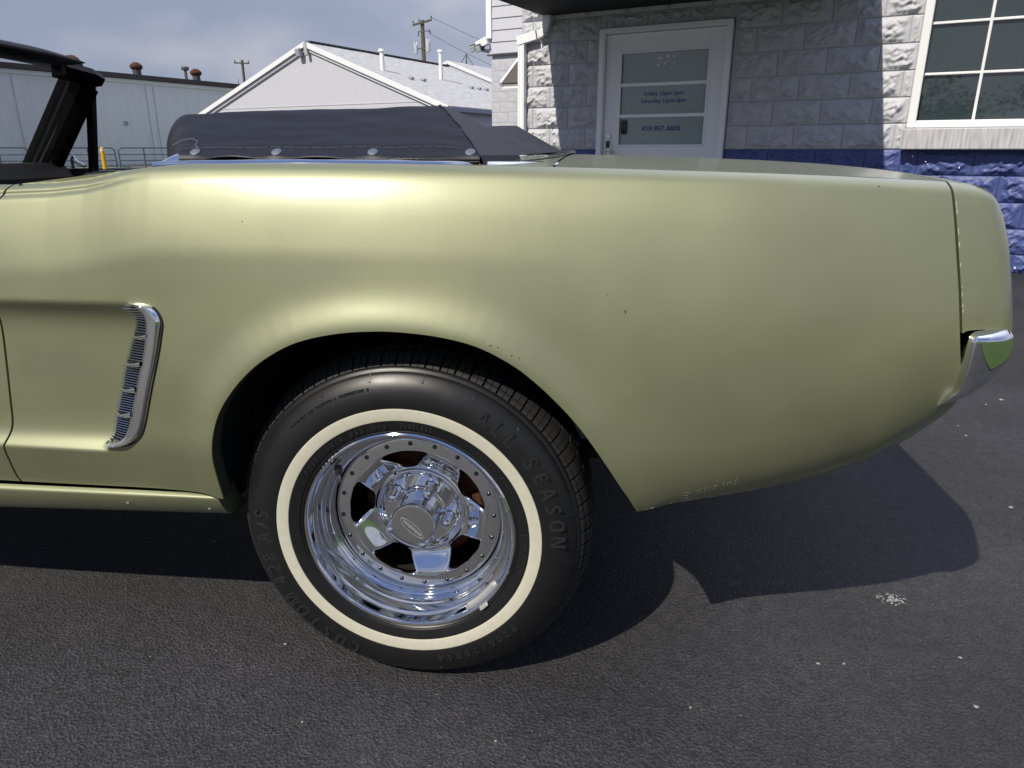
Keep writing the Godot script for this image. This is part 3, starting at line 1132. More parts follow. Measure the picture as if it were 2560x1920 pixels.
func build_wheel(car: Node3D) -> Node3D:
	var w := Node3D.new()
	w.name = "rear_wheel"
	car.add_child(w)
	w.position = HUB
	# ---- tyre
	var prof := [Vector2(0.180, -0.020), Vector2(0.190, -0.010), Vector2(0.1935, -0.003), Vector2(0.1965, 0.0015), Vector2(0.1985, 0.0030), Vector2(0.2005, 0.0022), Vector2(0.2020, 0.0044), Vector2(0.2100, 0.0064), Vector2(0.2180, 0.0080), Vector2(0.2200, 0.0082), Vector2(0.2206, 0.0070), Vector2(0.2424, 0.0085), Vector2(0.2430, 0.0100), Vector2(0.2450, 0.0108), Vector2(0.2540, 0.0118), Vector2(0.2640, 0.0112), Vector2(0.2740, 0.0088), Vector2(0.2830, 0.0050), Vector2(0.2910, 0.0002), Vector2(0.2975, -0.0050), Vector2(0.3010, -0.0085), Vector2(0.3022, -0.0115), Vector2(0.3050, -0.0130), Vector2(0.3080, -0.0150), Vector2(0.3095, -0.0180), Vector2(0.3110, -0.0260), Vector2(0.3190, -0.0450), Vector2(0.3225, -0.0650), Vector2(0.3235, -0.1050), Vector2(0.3220, -0.1500), Vector2(0.3120, -0.1850), Vector2(0.2950, -0.2000), Vector2(0.2500, -0.2100), Vector2(0.2000, -0.1950), Vector2(0.1800, -0.1850)]
	var ty := MB.new()
	ty.lathe(prof, 160, false)
	for i in ty.v.size():   # flattened where it stands
		if ty.v[i].y < -0.3235:
			ty.v[i].y = -0.3235
	obj("tyre", ty, mats.rubber, w)
	var wwm := MB.new()
	wwm.lathe([Vector2(0.2204, 0.0072), Vector2(0.2208, 0.0090), Vector2(0.2225, 0.0097), Vector2(0.2310, 0.0107), Vector2(0.2400, 0.0112), Vector2(0.2420, 0.0108), Vector2(0.2426, 0.0086)], 160)
	obj("whitewall", wwm, mats.whitewall, w)
	# shoulder tread blocks: one lug with two small squares below it, 76 round the tyre
	var lug := MB.new()
	var cnt := 76
	var half := PI / cnt
	var at := func(a: float, r: float, z: float) -> Vector3:
		return Vector3(r * sin(a), r * cos(a), z)
	var block := func(a0: float, a1: float, p: Array, deep: float) -> void:
		# p: profile (r, z) on top; walls go down by deep
		for i in p.size() - 1:
			var q := [at.call(a0, p[i].x, p[i].y), at.call(a1, p[i].x, p[i].y), at.call(a1, p[i + 1].x, p[i + 1].y), at.call(a0, p[i + 1].x, p[i + 1].y)]
			lug.face(q, Vector3(0, 0.25, -0.09))
			for a in [a0, a1]:
				lug.face([at.call(a, p[i].x, p[i].y), at.call(a, p[i + 1].x, p[i + 1].y), at.call(a, p[i + 1].x - deep, p[i + 1].y - deep * 0.4), at.call(a, p[i].x - deep, p[i].y - deep * 0.4)], at.call((a0 + a1) * 0.5, p[i].x - deep * 0.5, p[i].y))
		for e in [0, p.size() - 1]:
			var b: Vector2 = p[e]
			lug.face([at.call(a0, b.x, b.y), at.call(a1, b.x, b.y), at.call(a1, b.x - deep, b.y - deep * 0.4), at.call(a0, b.x - deep, b.y - deep * 0.4)], at.call((a0 + a1) * 0.5, p[1].x - deep * 0.5, p[1].y))
	for k in 2:
		var c0 := -half * 0.86 + k * half * 0.90
		block.call(c0, c0 + half * 0.80, [Vector2(0.3105, -0.0190), Vector2(0.3140, -0.0215), Vector2(0.3165, -0.0250)], 0.006)
		block.call(c0, c0 + half * 0.80, [Vector2(0.3185, -0.0285), Vector2(0.3225, -0.0345), Vector2(0.3258, -0.0420), Vector2(0.3285, -0.0530), Vector2(0.3298, -0.0640)], 0.007)
	var lm := lug.mesh()
	for i in cnt:
		var a := TAU * i / cnt
		if absf(angle_difference(a, PI)) < 0.13:   # pressed flat under the tyre
			continue
		var o := obj("tread_block", lm, mats.tread, w)
		o.rotation.z = -a
	# ribs across the middle of the tread, in the dark of the arch
	var ribs := MB.new()
	for i in 76:
		var a := TAU * i / 76
		for q in [[-0.074, 0.016], [-0.098, 0.024], [-0.125, 0.022], [-0.150, 0.018]]:
			if absf(angle_difference(a, PI)) < 0.2:
				continue
			ribs.box(at.call(a + 0.15 * q[0], 0.3268, q[0]), Vector3(0.0225, 0.0075, q[1]), Basis(Vector3.BACK, -a) * Basis(Vector3.UP, 0.3))
	var ro := obj("tread_ribs", ribs, mats.tread, w)
	ro.set_meta("kind", "stuff")
	# fine moulded lines on the sidewall
	var ln := MB.new()
	for i in 20:
		var a := TAU * i / 20.0 + 0.07
		var b := Basis(Vector3.BACK, a)
		ln.box(b * Vector3(0.2100, 0, 0.0066), Vector3(0.016, 0.0007, 0.0012), b * Basis(Vector3.UP, -0.22))
		var a2 := a + 0.11
		b = Basis(Vector3.BACK, a2)
		ln.box(b * Vector3(0.2955, 0, -0.0030), Vector3(0.016, 0.0008, 0.0012), b * Basis(Vector3.UP, 0.68))
		ln.box(b * Basis(Vector3.BACK, 0.010) * Vector3(0.2905, 0, 0.0006), Vector3(0.006, 0.0008, 0.0012), b * Basis(Vector3.BACK, 0.9) * Basis(Vector3.UP, 0.5))
	obj("mould_mark", ln, mats.letter, w).set_meta("kind", "stuff")
	# raised writing
	var lt: Material = mats.letter
	obj("sidewall_lettering", arc_text("ALL", 58.8, 46.4, 0.270, 0.026, 0.0098, 0.95), lt, w)
	obj("sidewall_lettering", arc_text("SEASON", 35.1, 1.5, 0.270, 0.026, 0.0098, 0.95), lt, w)
	obj("sidewall_lettering", arc_text("CUSTOM", -114.8, -146.8, 0.271, 0.026, 0.0096, 0.95), lt, w)
	obj("sidewall_lettering", arc_text("428", -156.1, -166.9, 0.270, 0.025, 0.0098, 0.95), lt, w)
	obj("sidewall_lettering", arc_text("A/S", -175.7, -185.7, 0.270, 0.025, 0.0098, 0.95), lt, w)
	obj("sidewall_lettering", arc_text("P205/75R14", -42.5, -77.8, 0.261, 0.014, 0.0110), lt, w)
	obj("sidewall_lettering", arc_text("P205/75R14 95S M+S", 147.0, 98.0, 0.2105, 0.0085, 0.0062), lt, w)
	obj("sidewall_lettering", arc_text("TUBELESS", 90.0, 76.3, 0.2110, 0.0085, 0.0062), lt, w)
	obj("sidewall_lettering", arc_text("DOT 1YC KKW116", 52.0, 25.0, 0.2115, 0.0065, 0.0064), lt, w)
	obj("sidewall_lettering", arc_text("TREADWEAR 440 TRACTION A TEMPERATURE B", 134.6, 101.5, 0.2785, 0.0060, 0.0064), lt, w)
	obj("sidewall_lettering", arc_text("STEEL BELTED RADIAL", -1.0, -21.0, 0.2135, 0.0058, 0.0068), lt, w)
	# ---- rim: lip, stepped barrel, drop to the disc
	var rim := MB.new()
	rim.lathe([Vector2(0.1880, -0.016), Vector2(0.1950, -0.009), Vector2(0.1962, -0.003), Vector2(0.1952, 0.0015), Vector2(0.1925, 0.0035), Vector2(0.1890, 0.0028), Vector2(0.1868, 0.0002), Vector2(0.1856, -0.0040), Vector2(0.1840, -0.0120), Vector2(0.1828, -0.0145), Vector2(0.1795, -0.0158), Vector2(0.1770, -0.0175), Vector2(0.1758, -0.0215), Vector2(0.1748, -0.0330), Vector2(0.1735, -0.0355), Vector2(0.1700, -0.0370), Vector2(0.1685, -0.0400), Vector2(0.1672, -0.0520), Vector2(0.1655, -0.0550), Vector2(0.1625, -0.0570), Vector2(0.1612, -0.0610), Vector2(0.1600, -0.0800), Vector2(0.1600, -0.19)], 160)
	obj("rim", rim, mats.chrome, w)
	# ---- disc with five windows
	var zz := func(r: float) -> float:
		var z := -0.0700
		z -= 0.023 * smoothstep(0.134, 0.088, r)
		z += 0.0055 * exp(-pow((r - 0.0825) / 0.0050, 2))
		return z
	var disc := MB.new()
	var half_w := func(r: float) -> float:
		var t := (r - 0.0895) / (0.1325 - 0.0895)
		if t <= 0.0 or t >= 1.0:
			return 0.0
		var base := lerpf(7.0, 22.5, pow(t, 0.85))
		var e1 := 1.0 - minf(t / 0.20, 1.0)
		var e2 := 1.0 - minf((1.0 - t) / 0.17, 1.0)
		var c := sqrt(1.0 - e1 * e1) * (0.25 + 0.75 * sqrt(1.0 - e2 * e2) if t < 0.995 else 0.0)
		return deg_to_rad(base * c)
	for k in 5:
		var mid := deg_to_rad(64.5 + 72.0 * k)
		var rows := []
		for j in 45:
			var q := j / 44.0
			var r := lerpf(0.0895, 0.1325, 0.5 - 0.5 * cos(PI * q))
			var hw: float = half_w.call(r)
			var row := PackedVector3Array()
			for i in 25:
				var f := i / 24.0
				var a := mid + (f - 0.5) * (deg_to_rad(72.0) - 2.0 * hw)
				var ed := minf(f, 1.0 - f) * (deg_to_rad(72.0) - 2 * hw) * r
				var roll := 0.004 * pow(clampf(1.0 - ed / 0.006, 0, 1), 2) * minf(1.0, hw * 8.0)
				var crown := 0.003 * sin(PI * f) * sin(PI * q)
				row.append(Vector3(r * cos(a), r * sin(a), zz.call(r) - roll + crown))
			rows.append(row)
		disc.grid(rows)
		flange(disc, column(rows, 0), Vector3(0, 0, -0.007))
		flange(disc, column(rows, 24), Vector3(0, 0, -0.007))
	disc.lathe([Vector2(0.1600, -0.0760), Vector2(0.1585, -0.0725), Vector2(0.1560, -0.0705), Vector2(0.1530, -0.0698), Vector2(0.1325, -0.0700)], 160)
	var hubp := []
	for i in 14:
		var r := lerpf(0.0895, 0.0745, i / 13.0)
		hubp.append(Vector2(r, zz.call(r)))
	hubp.append_array([Vector2(0.0720, -0.0950), Vector2(0.0700, -0.0962), Vector2(0.0400, -0.0962)])
	disc.lathe(hubp, 120)
	obj("wheel_disc", disc, mats.chrome, w)
	var riv := MB.new()
	riv.lathe([Vector2(0.0, 0.0030), Vector2(0.0020, 0.0027), Vector2(0.0038, 0.0014), Vector2(0.0044, 0.0)], 14)
	var rm := riv.mesh()
	var rmat := mat("rivet", lin(0.10, 0.105, 0.12), 0.22, 1.0)
	for i in 20:
		var a := deg_to_rad(3.0 + 18.0 * i)
		var o := obj("rivet", rm, rmat, w)
		o.position = Vector3(0.1462 * cos(a), 0.1462 * sin(a), -0.0697)
	# lug nuts
	var nut := MB.new()
	nut.lathe([Vector2(0.0135, 0.0), Vector2(0.0135, 0.004), Vector2(0.0108, 0.006)], 24)
	nut.lathe([Vector2(0.0108, 0.006), Vector2(0.0106, 0.026)], 6)
	nut.lathe([Vector2(0.0100, 0.026), Vector2(0.0092, 0.0285), Vector2(0.0088, 0.040), Vector2(0.0075, 0.0440), Vector2(0.004, 0.0462), Vector2(0.0, 0.0468)], 24)
	var nm := nut.mesh()
	for k in 5:
		var a := deg_to_rad(64.5 + 72.0 * k)
		var o := obj("lug_nut", nm, mats.chrome, w)
		o.position = Vector3(0.0575 * cos(a), 0.0575 * sin(a), -0.0962)
	# centre cap with an oval badge
	var cap := MB.new()
	cap.lathe([Vector2(0.0490, -0.0965), Vector2(0.0475, -0.0925), Vector2(0.0445, -0.0905), Vector2(0.0425, -0.0860), Vector2(0.0420, -0.0365), Vector2(0.0412, -0.0335), Vector2(0.0395, -0.0316), Vector2(0.0375, -0.0312), Vector2(0.0360, -0.0311), Vector2(0.0, -0.0311)], 72)
	obj("centre_cap", cap, mats.chrome, w)
	var badge := MB.new()
	var bd := Basis(Vector3.BACK, deg_to_rad(-43.0))
	var bc := Vector3(-0.0015, -0.0065, -0.0302)
	var ov := []
	for i in 41:
		var a := TAU * i / 40.0
		ov.append(bc + bd * Vector3(0.0275 * cos(a), 0.0085 * sin(a), 0))
	badge.tube(ov, 0.0004, 5, false)
	var hs := [0.35, 0.6, 0.55, 0.6, 0.55, 0.95, 0.5, 0.62, 0.5, 0.9, 0.55, 0.7, 0.8]
	for i in hs.size():   # slanted script strokes, too small to read
		var x := lerpf(-0.021, 0.021, i / 12.0)
		var hh: float = 0.0080 * hs[i] * (1.0 - 0.5 * pow(absf(x) / 0.0275, 2))
		badge.box(bc + bd * Vector3(x, 0.0004, 0), Vector3(0.0011, hh, 0.0009), bd * Basis(Vector3.BACK, -0.42))
	obj("cap_badge", badge, mats.lead, w)
	# valve and clip weights
	var vs := MB.new()
	var vd := Basis(Vector3.BACK, deg_to_rad(139.0))
	vs.tube([vd * Vector3(0.172, 0, -0.022), vd * Vector3(0.165, 0, -0.010), vd * Vector3(0.161, 0, 0.0)], [0.0075, 0.006, 0.0045], 12)
	var vo := obj("valve_stem", vs, mats.black_plastic, w)
	var vc := MB.new()
	vc.tube([vd * Vector3(0.1615, 0, -0.001), vd * Vector3(0.1565, 0, 0.011)], 0.0042, 12)
	vo.name = "valve_stem"
	obj("valve_cap", vc, mats.chrome_soft, w)
	for d in [[-30.0, -56.0, 0.1820, -0.0060, 0.0060], [-42.0, -48.0, 0.1935, 0.0062, 0.0036]]:
		var wt := MB.new()
		var rows := []
		for i in 15:
			var a := deg_to_rad(lerpf(d[0], d[1], i / 14.0))
			var ta: float = d[4] * minf(1.0, sqrt(minf(i, 14 - i) / 1.0) + 0.35)
			var dr := Vector3(cos(a), sin(a), 0)
			var row := PackedVector3Array()
			for s in [Vector2(-1, -0.6), Vector2(-0.85, 0.35), Vector2(-0.4, 0.75), Vector2(0.6, 0.75), Vector2(1, 0.3), Vector2(1, -0.6)]:
				row.append(dr * (d[2] + s.x * ta) + Vector3(0, 0, d[3] + s.y * ta + s.x * 0.002))
			rows.append(row)
		wt.grid(rows, false, true)
		obj("balance_weight", wt, mats.lead, w)
	# brake drum behind the windows, and the dark inside of the barrel
	var drum := MB.new()
	drum.lathe([Vector2(0.0, -0.118), Vector2(0.070, -0.118), Vector2(0.078, -0.126), Vector2(0.112, -0.128), Vector2(0.119, -0.134), Vector2(0.121, -0.185)], 64)
	obj("brake_drum", drum, mats.rust, w)
	var bp := MB.new()
	bp.lathe([Vector2(0.0, -0.188), Vector2(0.159, -0.188), Vector2(0.159, -0.082)], 64)
	obj("barrel_inside", bp, mats.well, w)
	return w


func simple_wheel(car: Node3D, at: Vector3, out: float) -> void:
	var w := Node3D.new()
	w.name = "wheel"
	car.add_child(w, true)
	w.position = at
	if out < 0:
		w.rotation.y = PI
	var ty := MB.new()
	ty.lathe([Vector2(0.19, -0.01), Vector2(0.20, 0.003), Vector2(0.24, 0.010), Vector2(0.28, 0.006), Vector2(0.305, -0.014), Vector2(0.324, -0.05), Vector2(0.326, -0.10), Vector2(0.324, -0.15), Vector2(0.30, -0.19), Vector2(0.2, -0.2)], 64)
	obj("tyre", ty, mats.rubber, w)
	var d := MB.new()
	d.lathe([Vector2(0.196, 0.0), Vector2(0.186, 0.002), Vector2(0.175, -0.03), Vector2(0.16, -0.07), Vector2(0.09, -0.09), Vector2(0.042, -0.09), Vector2(0.041, -0.03), Vector2(0.0, -0.03)], 48)
	obj("rim", d, mats.chrome, w)


func build_cabin(car: Node3D) -> void:
	var far := 2 * MIDZ
	# tub: floor, firewall, inner sides
	var tub := MB.new()
	tub.box(Vector3(-1.5, 0.365, MIDZ), Vector3(1.6, 0.03, 1.5))
	tub.box(Vector3(-2.26, 0.64, MIDZ), Vector3(0.05, 0.52, 1.52))
	tub.box(Vector3(-0.93, 0.62, MIDZ), Vector3(0.05, 0.60, 1.5))
	tub.box(Vector3(-1.55, 0.64, -1.245), Vector3(1.40, 0.53, 0.05))
	tub.box(Vector3(-1.55, 0.64, far + 1.245), Vector3(1.40, 0.53, 0.05))
	obj("cabin_trim", tub, mats.interior, car)
	var pad := MB.new()
	for z in [[-1.20, -1.245], [far + 1.18, far + 1.26]]:
		var rows := []
		for k in 7:
			var row := PackedVector3Array()
			for i in 40:
				var x := lerpf(-2.24, -0.80, i / 39.0)
				row.append(Vector3(x, top_h(x) - 0.004 - (0.0 if z[0] > MIDZ else 0.014) + 0.003 * sin(PI * k / 6.0), lerpf(z[0], z[1], k / 6.0)))
			rows.append(row)
		pad.grid(rows)
	obj("door_top_trim", pad, mats.trim_top, car)
	var seat := MB.new()
	seat.box(Vector3(-0.975, 0.72, MIDZ), Vector3(0.14, 0.44, 1.30), Basis(Vector3.BACK, 0.22), 0.05)
	obj("rear_seat", seat, mats.interior, car)
	for z in [-1.58, -2.34]:
		var s := MB.new()
		s.box(Vector3(-1.62, 0.50, z), Vector3(0.48, 0.14, 0.50), Basis.IDENTITY, 0.05)
		s.box(Vector3(-1.42, 0.70, z), Vector3(0.12, 0.40, 0.50), Basis(Vector3.BACK, 0.25), 0.045)
		obj("front_seat", s, mats.interior, car)
	var dash := MB.new()
	dash.box(Vector3(-2.14, 0.845, MIDZ), Vector3(0.24, 0.18, 1.48), Basis.IDENTITY, 0.05)
	obj("dashboard", dash, mats.black_paint, car)
	# windscreen frame
	var fr := Node3D.new()
	fr.name = "windscreen_frame"
	car.add_child(fr)
	for sd in [0, 1]:
		var zf := func(z: float) -> float:
			return z if sd == 0 else far - z
		var p := MB.new()
		p.sweep([Vector3(-2.235, 0.845, zf.call(-2.66)), Vector3(-1.872, 1.232, zf.call(-2.56))], [Vector2(-0.026, -0.075), Vector2(0.012, -0.075), Vector2(0.026, -0.050), Vector2(0.034, -0.012), Vector2(0.022, 0.012), Vector2(0.026, 0.046), Vector2(-0.026, 0.046)])
		obj("pillar", p, mats.interior_gloss, fr)
		var rib := MB.new()
		rib.tube([Vector3(-2.155, 0.855, zf.call(-2.625)), Vector3(-1.838, 1.190, zf.call(-2.545))], 0.012, 8)
		rib.tube([Vector3(-2.195, 0.850, zf.call(-2.622)), Vector3(-1.862, 1.205, zf.call(-2.540))], 0.010, 8)
		obj("weather_strip", rib, mats.interior, fr)
		var corner := MB.new()
		corner.sweep([Vector3(-1.880, 1.252, zf.call(-2.47)), Vector3(-1.848, 1.236, zf.call(-2.57)), Vector3(-1.838, 1.222, zf.call(-2.60))], [Vector2(-0.03, -0.030), Vector2(0.045, -0.024), Vector2(0.055, 0.0), Vector2(0.03, 0.022), Vector2(-0.03, 0.018)])
		obj("frame_corner", corner, mats.interior_gloss, fr)
		# vent window: post, sill, pane and latch
		var post := MB.new()
		post.sweep([Vector3(-1.957, 0.885, zf.call(-2.665)), Vector3(-1.880, 1.215, zf.call(-2.630))], [Vector2(-0.013, -0.012), Vector2(0.013, -0.012), Vector2(0.013, 0.012), Vector2(-0.013, 0.012)], Vector3.RIGHT)
		obj("vent_post", post, mats.interior_gloss, fr)
		var sill := MB.new()
		sill.sweep([Vector3(-2.22, 0.900, zf.call(-2.665)), Vector3(-2.15, 0.893, zf.call(-2.665)), Vector3(-1.945, 0.899, zf.call(-2.665))], [Vector2(-0.012, -0.024), Vector2(0.012, -0.024), Vector2(0.012, 0.016), Vector2(-0.012, 0.016)])
		obj("vent_sill", sill, mats.interior, fr)
		var gl := MB.new()
		gl.poly([Vector3(-2.19, 0.908, zf.call(-2.655)), Vector3(-1.945, 0.912, zf.call(-2.655)), Vector3(-1.885, 1.18, zf.call(-2.625))], Vector3(0, 0, 1))
		obj("vent_glass", gl, pane("tinted_glass", Color(0.55, 0.68, 0.70), 0.13), fr)
		var lat := MB.new()
		lat.tube([Vector3(-2.02, 0.916, zf.call(-2.645)), Vector3(-2.015, 0.945, zf.call(-2.635)), Vector3(-2.005, 0.958, zf.call(-2.632)), Vector3(-1.998, 0.940, zf.call(-2.632)), Vector3(-1.965, 0.922, zf.call(-2.635))], [0.006, 0.006, 0.007, 0.008, 0.006], 8)
		obj("vent_latch", lat, mats.chrome, fr)
	var head := MB.new()
	var hp := []
	for i in 17:
		var z := lerpf(-2.56, far + 2.56, i / 16.0)
		hp.append(Vector3(-1.865 - 0.115 * (1.0 - pow(absf(z - MIDZ) / 0.6, 2.0)), 1.250 + 0.034 * (1.0 - pow(absf(z - MIDZ) / 0.6, 2.0)), z))
	head.sweep(hp, [Vector2(-0.035, -0.002), Vector2(0.035, -0.004), Vector2(0.040, 0.010), Vector2(-0.02, 0.024)])
	obj("header_rail", head, mats.interior_gloss, fr)
	# padded visors folded up under the header
	for sd in [0, 1]:
		var vz := MB.new()
		var rows := []
		for i in 22:
			var t := i / 21.0
			var z := lerpf(-2.45, -1.98, t)
			if sd == 1:
				z = far - z
			var th := 0.004 + 0.019 * sqrt(minf(1.0, t * 2.2))
			var cy := 1.263 + 0.018 * t
			var row := PackedVector3Array()
			for k in 14:
				var a := TAU * k / 14
				row.append(Vector3(-1.80 - 0.05 * t + (0.045 + 0.03 * minf(1.0, t * 3.0)) * cos(a), cy + th * sin(a), z))
			rows.append(row)
		vz.grid(rows, sd == 0, true)
		obj("sun_visor", vz, mats.interior, fr)
	var ws := MB.new()
	var wr := [PackedVector3Array(), PackedVector3Array()]
	for i in 17:
		var z := lerpf(-2.62, far + 2.62, i / 16.0)
		var c := 1.0 - pow(absf(z - MIDZ) / 0.66, 2.0)
		wr[0].append(Vector3(-2.25 - 0.16 * c, 0.88, z))
		wr[1].append(Vector3(-1.885 - 0.115 * c, 1.243 + 0.034 * c, lerpf(z, MIDZ, 0.07)))
	ws.grid(wr)
	obj("windscreen_glass", ws, mats.tinted_glass, fr)
	var cowl := MB.new()
	cowl.box(Vector3(-2.33, 0.87, MIDZ), Vector3(0.30, 0.10, 1.50), Basis.IDENTITY, 0.02)
	obj("cowl", cowl, mats.interior, car)


func build_car() -> void:
	var car := thing("convertible_car", "faded green convertible parked on the asphalt, black boot cover snapped on", "car")
	build_body(car)
	build_scoop(car)
	build_bumper(car)
	build_boot(car)
	build_wheel(car)
	simple_wheel(car, HUB + Vector3(-2.63, 0, 0), 1.0)
	simple_wheel(car, Vector3(HUB.x, HUB.y, 2 * MIDZ - HUB.z), -1.0)
	simple_wheel(car, Vector3(HUB.x - 2.63, HUB.y, 2 * MIDZ - HUB.z), -1.0)
	build_cabin(car)


# ---------------------------------------------------------------- the shop
func yard(off := 0.0) -> Transform3D:  # x to the right along the wall, y up, z out of the wall
	return Transform3D(Basis(-U, Vector3.UP, N), P0 + N * off)


func rock_face(w: float, h: float, sd: int) -> ArrayMesh:
	# split-faced concrete block: flat drafted margin, scooped hollows between ridges
	var cel := noise(FastNoiseLite.TYPE_CELLULAR, 1.0, sd, 1)
	cel.cellular_return_type = FastNoiseLite.RETURN_DISTANCE
	cel.cellular_jitter = 1.0
	var warp := noise(FastNoiseLite.TYPE_SIMPLEX_SMOOTH, 9.0, sd + 50, 2)
	var nx := maxi(8, int(w / 0.0135))
	var ny := 18
	var rows := []
	for j in ny + 3:
		var row := PackedVector3Array()
		var fy := clampf((j - 1.0) / ny, 0, 1)
		for i in nx + 3:
			var fx := clampf((i - 1.0) / nx, 0, 1)
			var x := (fx - 0.5) * (w - 0.004)
			var y := (fy - 0.5) * (h - 0.004)
			var rim := i == 0 or j == 0 or i == nx + 2 or j == ny + 2
			var ed := minf(minf(fx, 1 - fx) * w * 0.55, minf(fy, 1 - fy) * h)
			var msk := smoothstep(0.008, 0.038, ed + 0.008 * warp.get_noise_2d(x * 2.0, y * 2.0))
			var wx := x * 10.5 + 0.8 * warp.get_noise_2d(x, y)
			var wy := y * 24.0 + 1.0 * warp.get_noise_2d(x + 3.0, y)
			var sc := clampf(cel.get_noise_2d(wx, wy) + 1.0, 0.0, 1.2)
			var z := msk * (0.010 + 0.044 * sc * sc) + 0.0015 * warp.get_noise_2d(x * 4.0, y * 4.0 + 9.0)
			row.append(Vector3(x, y, -0.016 if rim else z))
		rows.append(row)
	var mb := MB.new()
	mb.grid(rows, false)
	return mb.mesh()


var rock_cache := {}
func rock(w: float, h: float, k: int) -> ArrayMesh:
	var key := "%d_%d_%d" % [roundi(w * 100), roundi(h * 100), k % 7]
	if not rock_cache.has(key):
		rock_cache[key] = rock_face(w, h, 100 + (k % 7) * 13)
	return rock_cache[key]


func letters(s: String, width: float, depth: float, bold: bool) -> ArrayMesh:
	var m := glyph_mesh(s, 0.05, depth, bold)
	var st := SurfaceTool.new()
	st.begin(Mesh.PRIMITIVE_TRIANGLES)
	var k := width / m.get_aabb().size.x
	var c := m.get_aabb().get_center()
	st.append_from(m, 0, Transform3D(Basis.from_scale(Vector3(k, k, 1.0)), Vector3(-c.x * k, -c.y * k, 0)))
	return st.commit()


func build_shop() -> void:
	var b := thing("shop_building", "white and blue rock-faced block shop with a glazed door under a black canopy", "building", yard())
	var white: Material = mats.white_block
	var blue: Material = mats.blue_block
	# wall behind the blocks (left, right and around the openings)
	var wallw := MB.new()
	var wallb := MB.new()
	for q in [[4.685, 3.80, 0.985, 3.4], [3.80, 2.495, 2.115, 3.4], [2.495, 0.990, 0.985, 3.4], [0.990, -0.70, 2.74, 3.4], [-0.70, -4.0, 0.985, 3.4]]:
		wallw.box(Vector3(-(q[0] + q[1]) * 0.5, (q[2] + q[3]) * 0.5, -0.13), Vector3(q[0] - q[1], q[3] - q[2], 0.25))
	for q in [[4.685, 3.80], [2.495, -4.0]]:
		wallb.box(Vector3(-(q[0] + q[1]) * 0.5, 0.4895, -0.13), Vector3(q[0] - q[1], 0.979, 0.25))
	obj("wall", wallw, white, b)
	obj("wall_base", wallb, blue, b)
	var body := MB.new()
	body.box(Vector3(-0.35, 1.75, -3.7), Vector3(8.6, 3.5, 5.8))
	body.box(Vector3(-0.35, 3.55, -3.2), Vector3(9.0, 0.12, 7.2))
	obj("back_walls", body, mats.white_trim, b)
	# blocks in running bond
	var course := 0.208
	var k := 0
	var outline := []
	for r in range(-5, 9):
		var h0 := 0.985 + course * r
		var h1 := h0 + course
		h0 = maxf(h0, 0.004)
		var s := 4.685
		var shift := 0.0
		if posmod(r, 2) == 1:
			shift = 0.205
		var cuts := [4.685]
		var c := 4.76 - shift - 0.41 * 0.0
		while c > -1.2:
			if c < 4.60:
				cuts.append(c)
			c -= 0.41
		for i in cuts.size() - 1:
			var a: float = cuts[i]
			var e: float = cuts[i + 1]
			var rects := [[a, e, h0, h1]]
			for o in [[3.800, 2.495, 0.0, 2.115], [0.990, -0.70, 0.978, 2.74]]:
				var next := []
				for q in rects:
					if q[0] <= o[1] or q[1] >= o[0] or q[3] <= o[2] or q[2] >= o[3]:
						next.append(q)
						continue
					if q[0] > o[0]:
						next.append([q[0], o[0], q[2], q[3]])
					if q[1] < o[1]:
						next.append([o[1], q[1], q[2], q[3]])
					if q[3] > o[3]:
						next.append([minf(q[0], o[0]), maxf(q[1], o[1]), o[3], q[3]])
					if q[2] < o[2]:
						next.append([minf(q[0], o[0]), maxf(q[1], o[1]), q[2], o[2]])
				rects = next
			for q in rects:
				var w: float = q[0] - q[1]
				var h: float = q[3] - q[2]
				if w < 0.03 or h < 0.03:
					continue
				k += 1
				var blk := obj("block", rock(w, h, k * 5 + r), white if q[2] > 0.97 else blue, b)
				blk.position = Vector3(-(q[0] + q[1]) * 0.5, (q[2] + q[3]) * 0.5, 0)
	# chips in the blue paint
	var ch := MB.new()
	for p in [[0.905, 0.930, 0.010], [0.80, 0.885, 0.008], [0.55, 0.84, 0.010], [0.085, 0.12, 0.014], [0.11, 0.09, 0.010], [0.02, 0.05, 0.012]]:
		ch.box(Vector3(-p[0], p[1], 0.032), Vector3(p[2], p[2] * 1.6, 0.012), Basis(Vector3.BACK, 0.5), 0.003)
	obj("paint_chip", ch, mats.white_trim, b)
	# door
	var d := Node3D.new()
	d.name = "door"
	b.add_child(d)
	var tr: Material = mats.white_trim
	var cas := MB.new()
	cas.box(Vector3(-3.768, 1.052, 0.005), Vector3(0.052, 2.104, 0.10), Basis.IDENTITY, 0.004)
	cas.box(Vector3(-2.530, 1.052, 0.005), Vector3(0.052, 2.104, 0.10), Basis.IDENTITY, 0.004)
	cas.box(Vector3(-3.149, 2.082, 0.004), Vector3(1.184, 0.048, 0.098), Basis.IDENTITY, 0.004)
	cas.box(Vector3(-3.149, 1.02, -0.16), Vector3(1.30, 2.1, 0.02))
	obj("door_casing", cas, tr, d)
	var leaf := MB.new()
	leaf.box(Vector3(-3.658, 1.03, -0.030), Vector3(0.158, 2.046, 0.045), Basis.IDENTITY, 0.003)
	leaf.box(Vector3(-2.630, 1.03, -0.030), Vector3(0.146, 2.046, 0.045), Basis.IDENTITY, 0.003)
	leaf.box(Vector3(-3.141, 1.967, -0.031), Vector3(0.876, 0.172, 0.043), Basis.IDENTITY, 0.002)
	leaf.box(Vector3(-3.141, 0.515, -0.031), Vector3(0.876, 1.010, 0.043), Basis.IDENTITY, 0.002)
	obj("door_leaf", leaf, tr, d)
	var bead := MB.new()
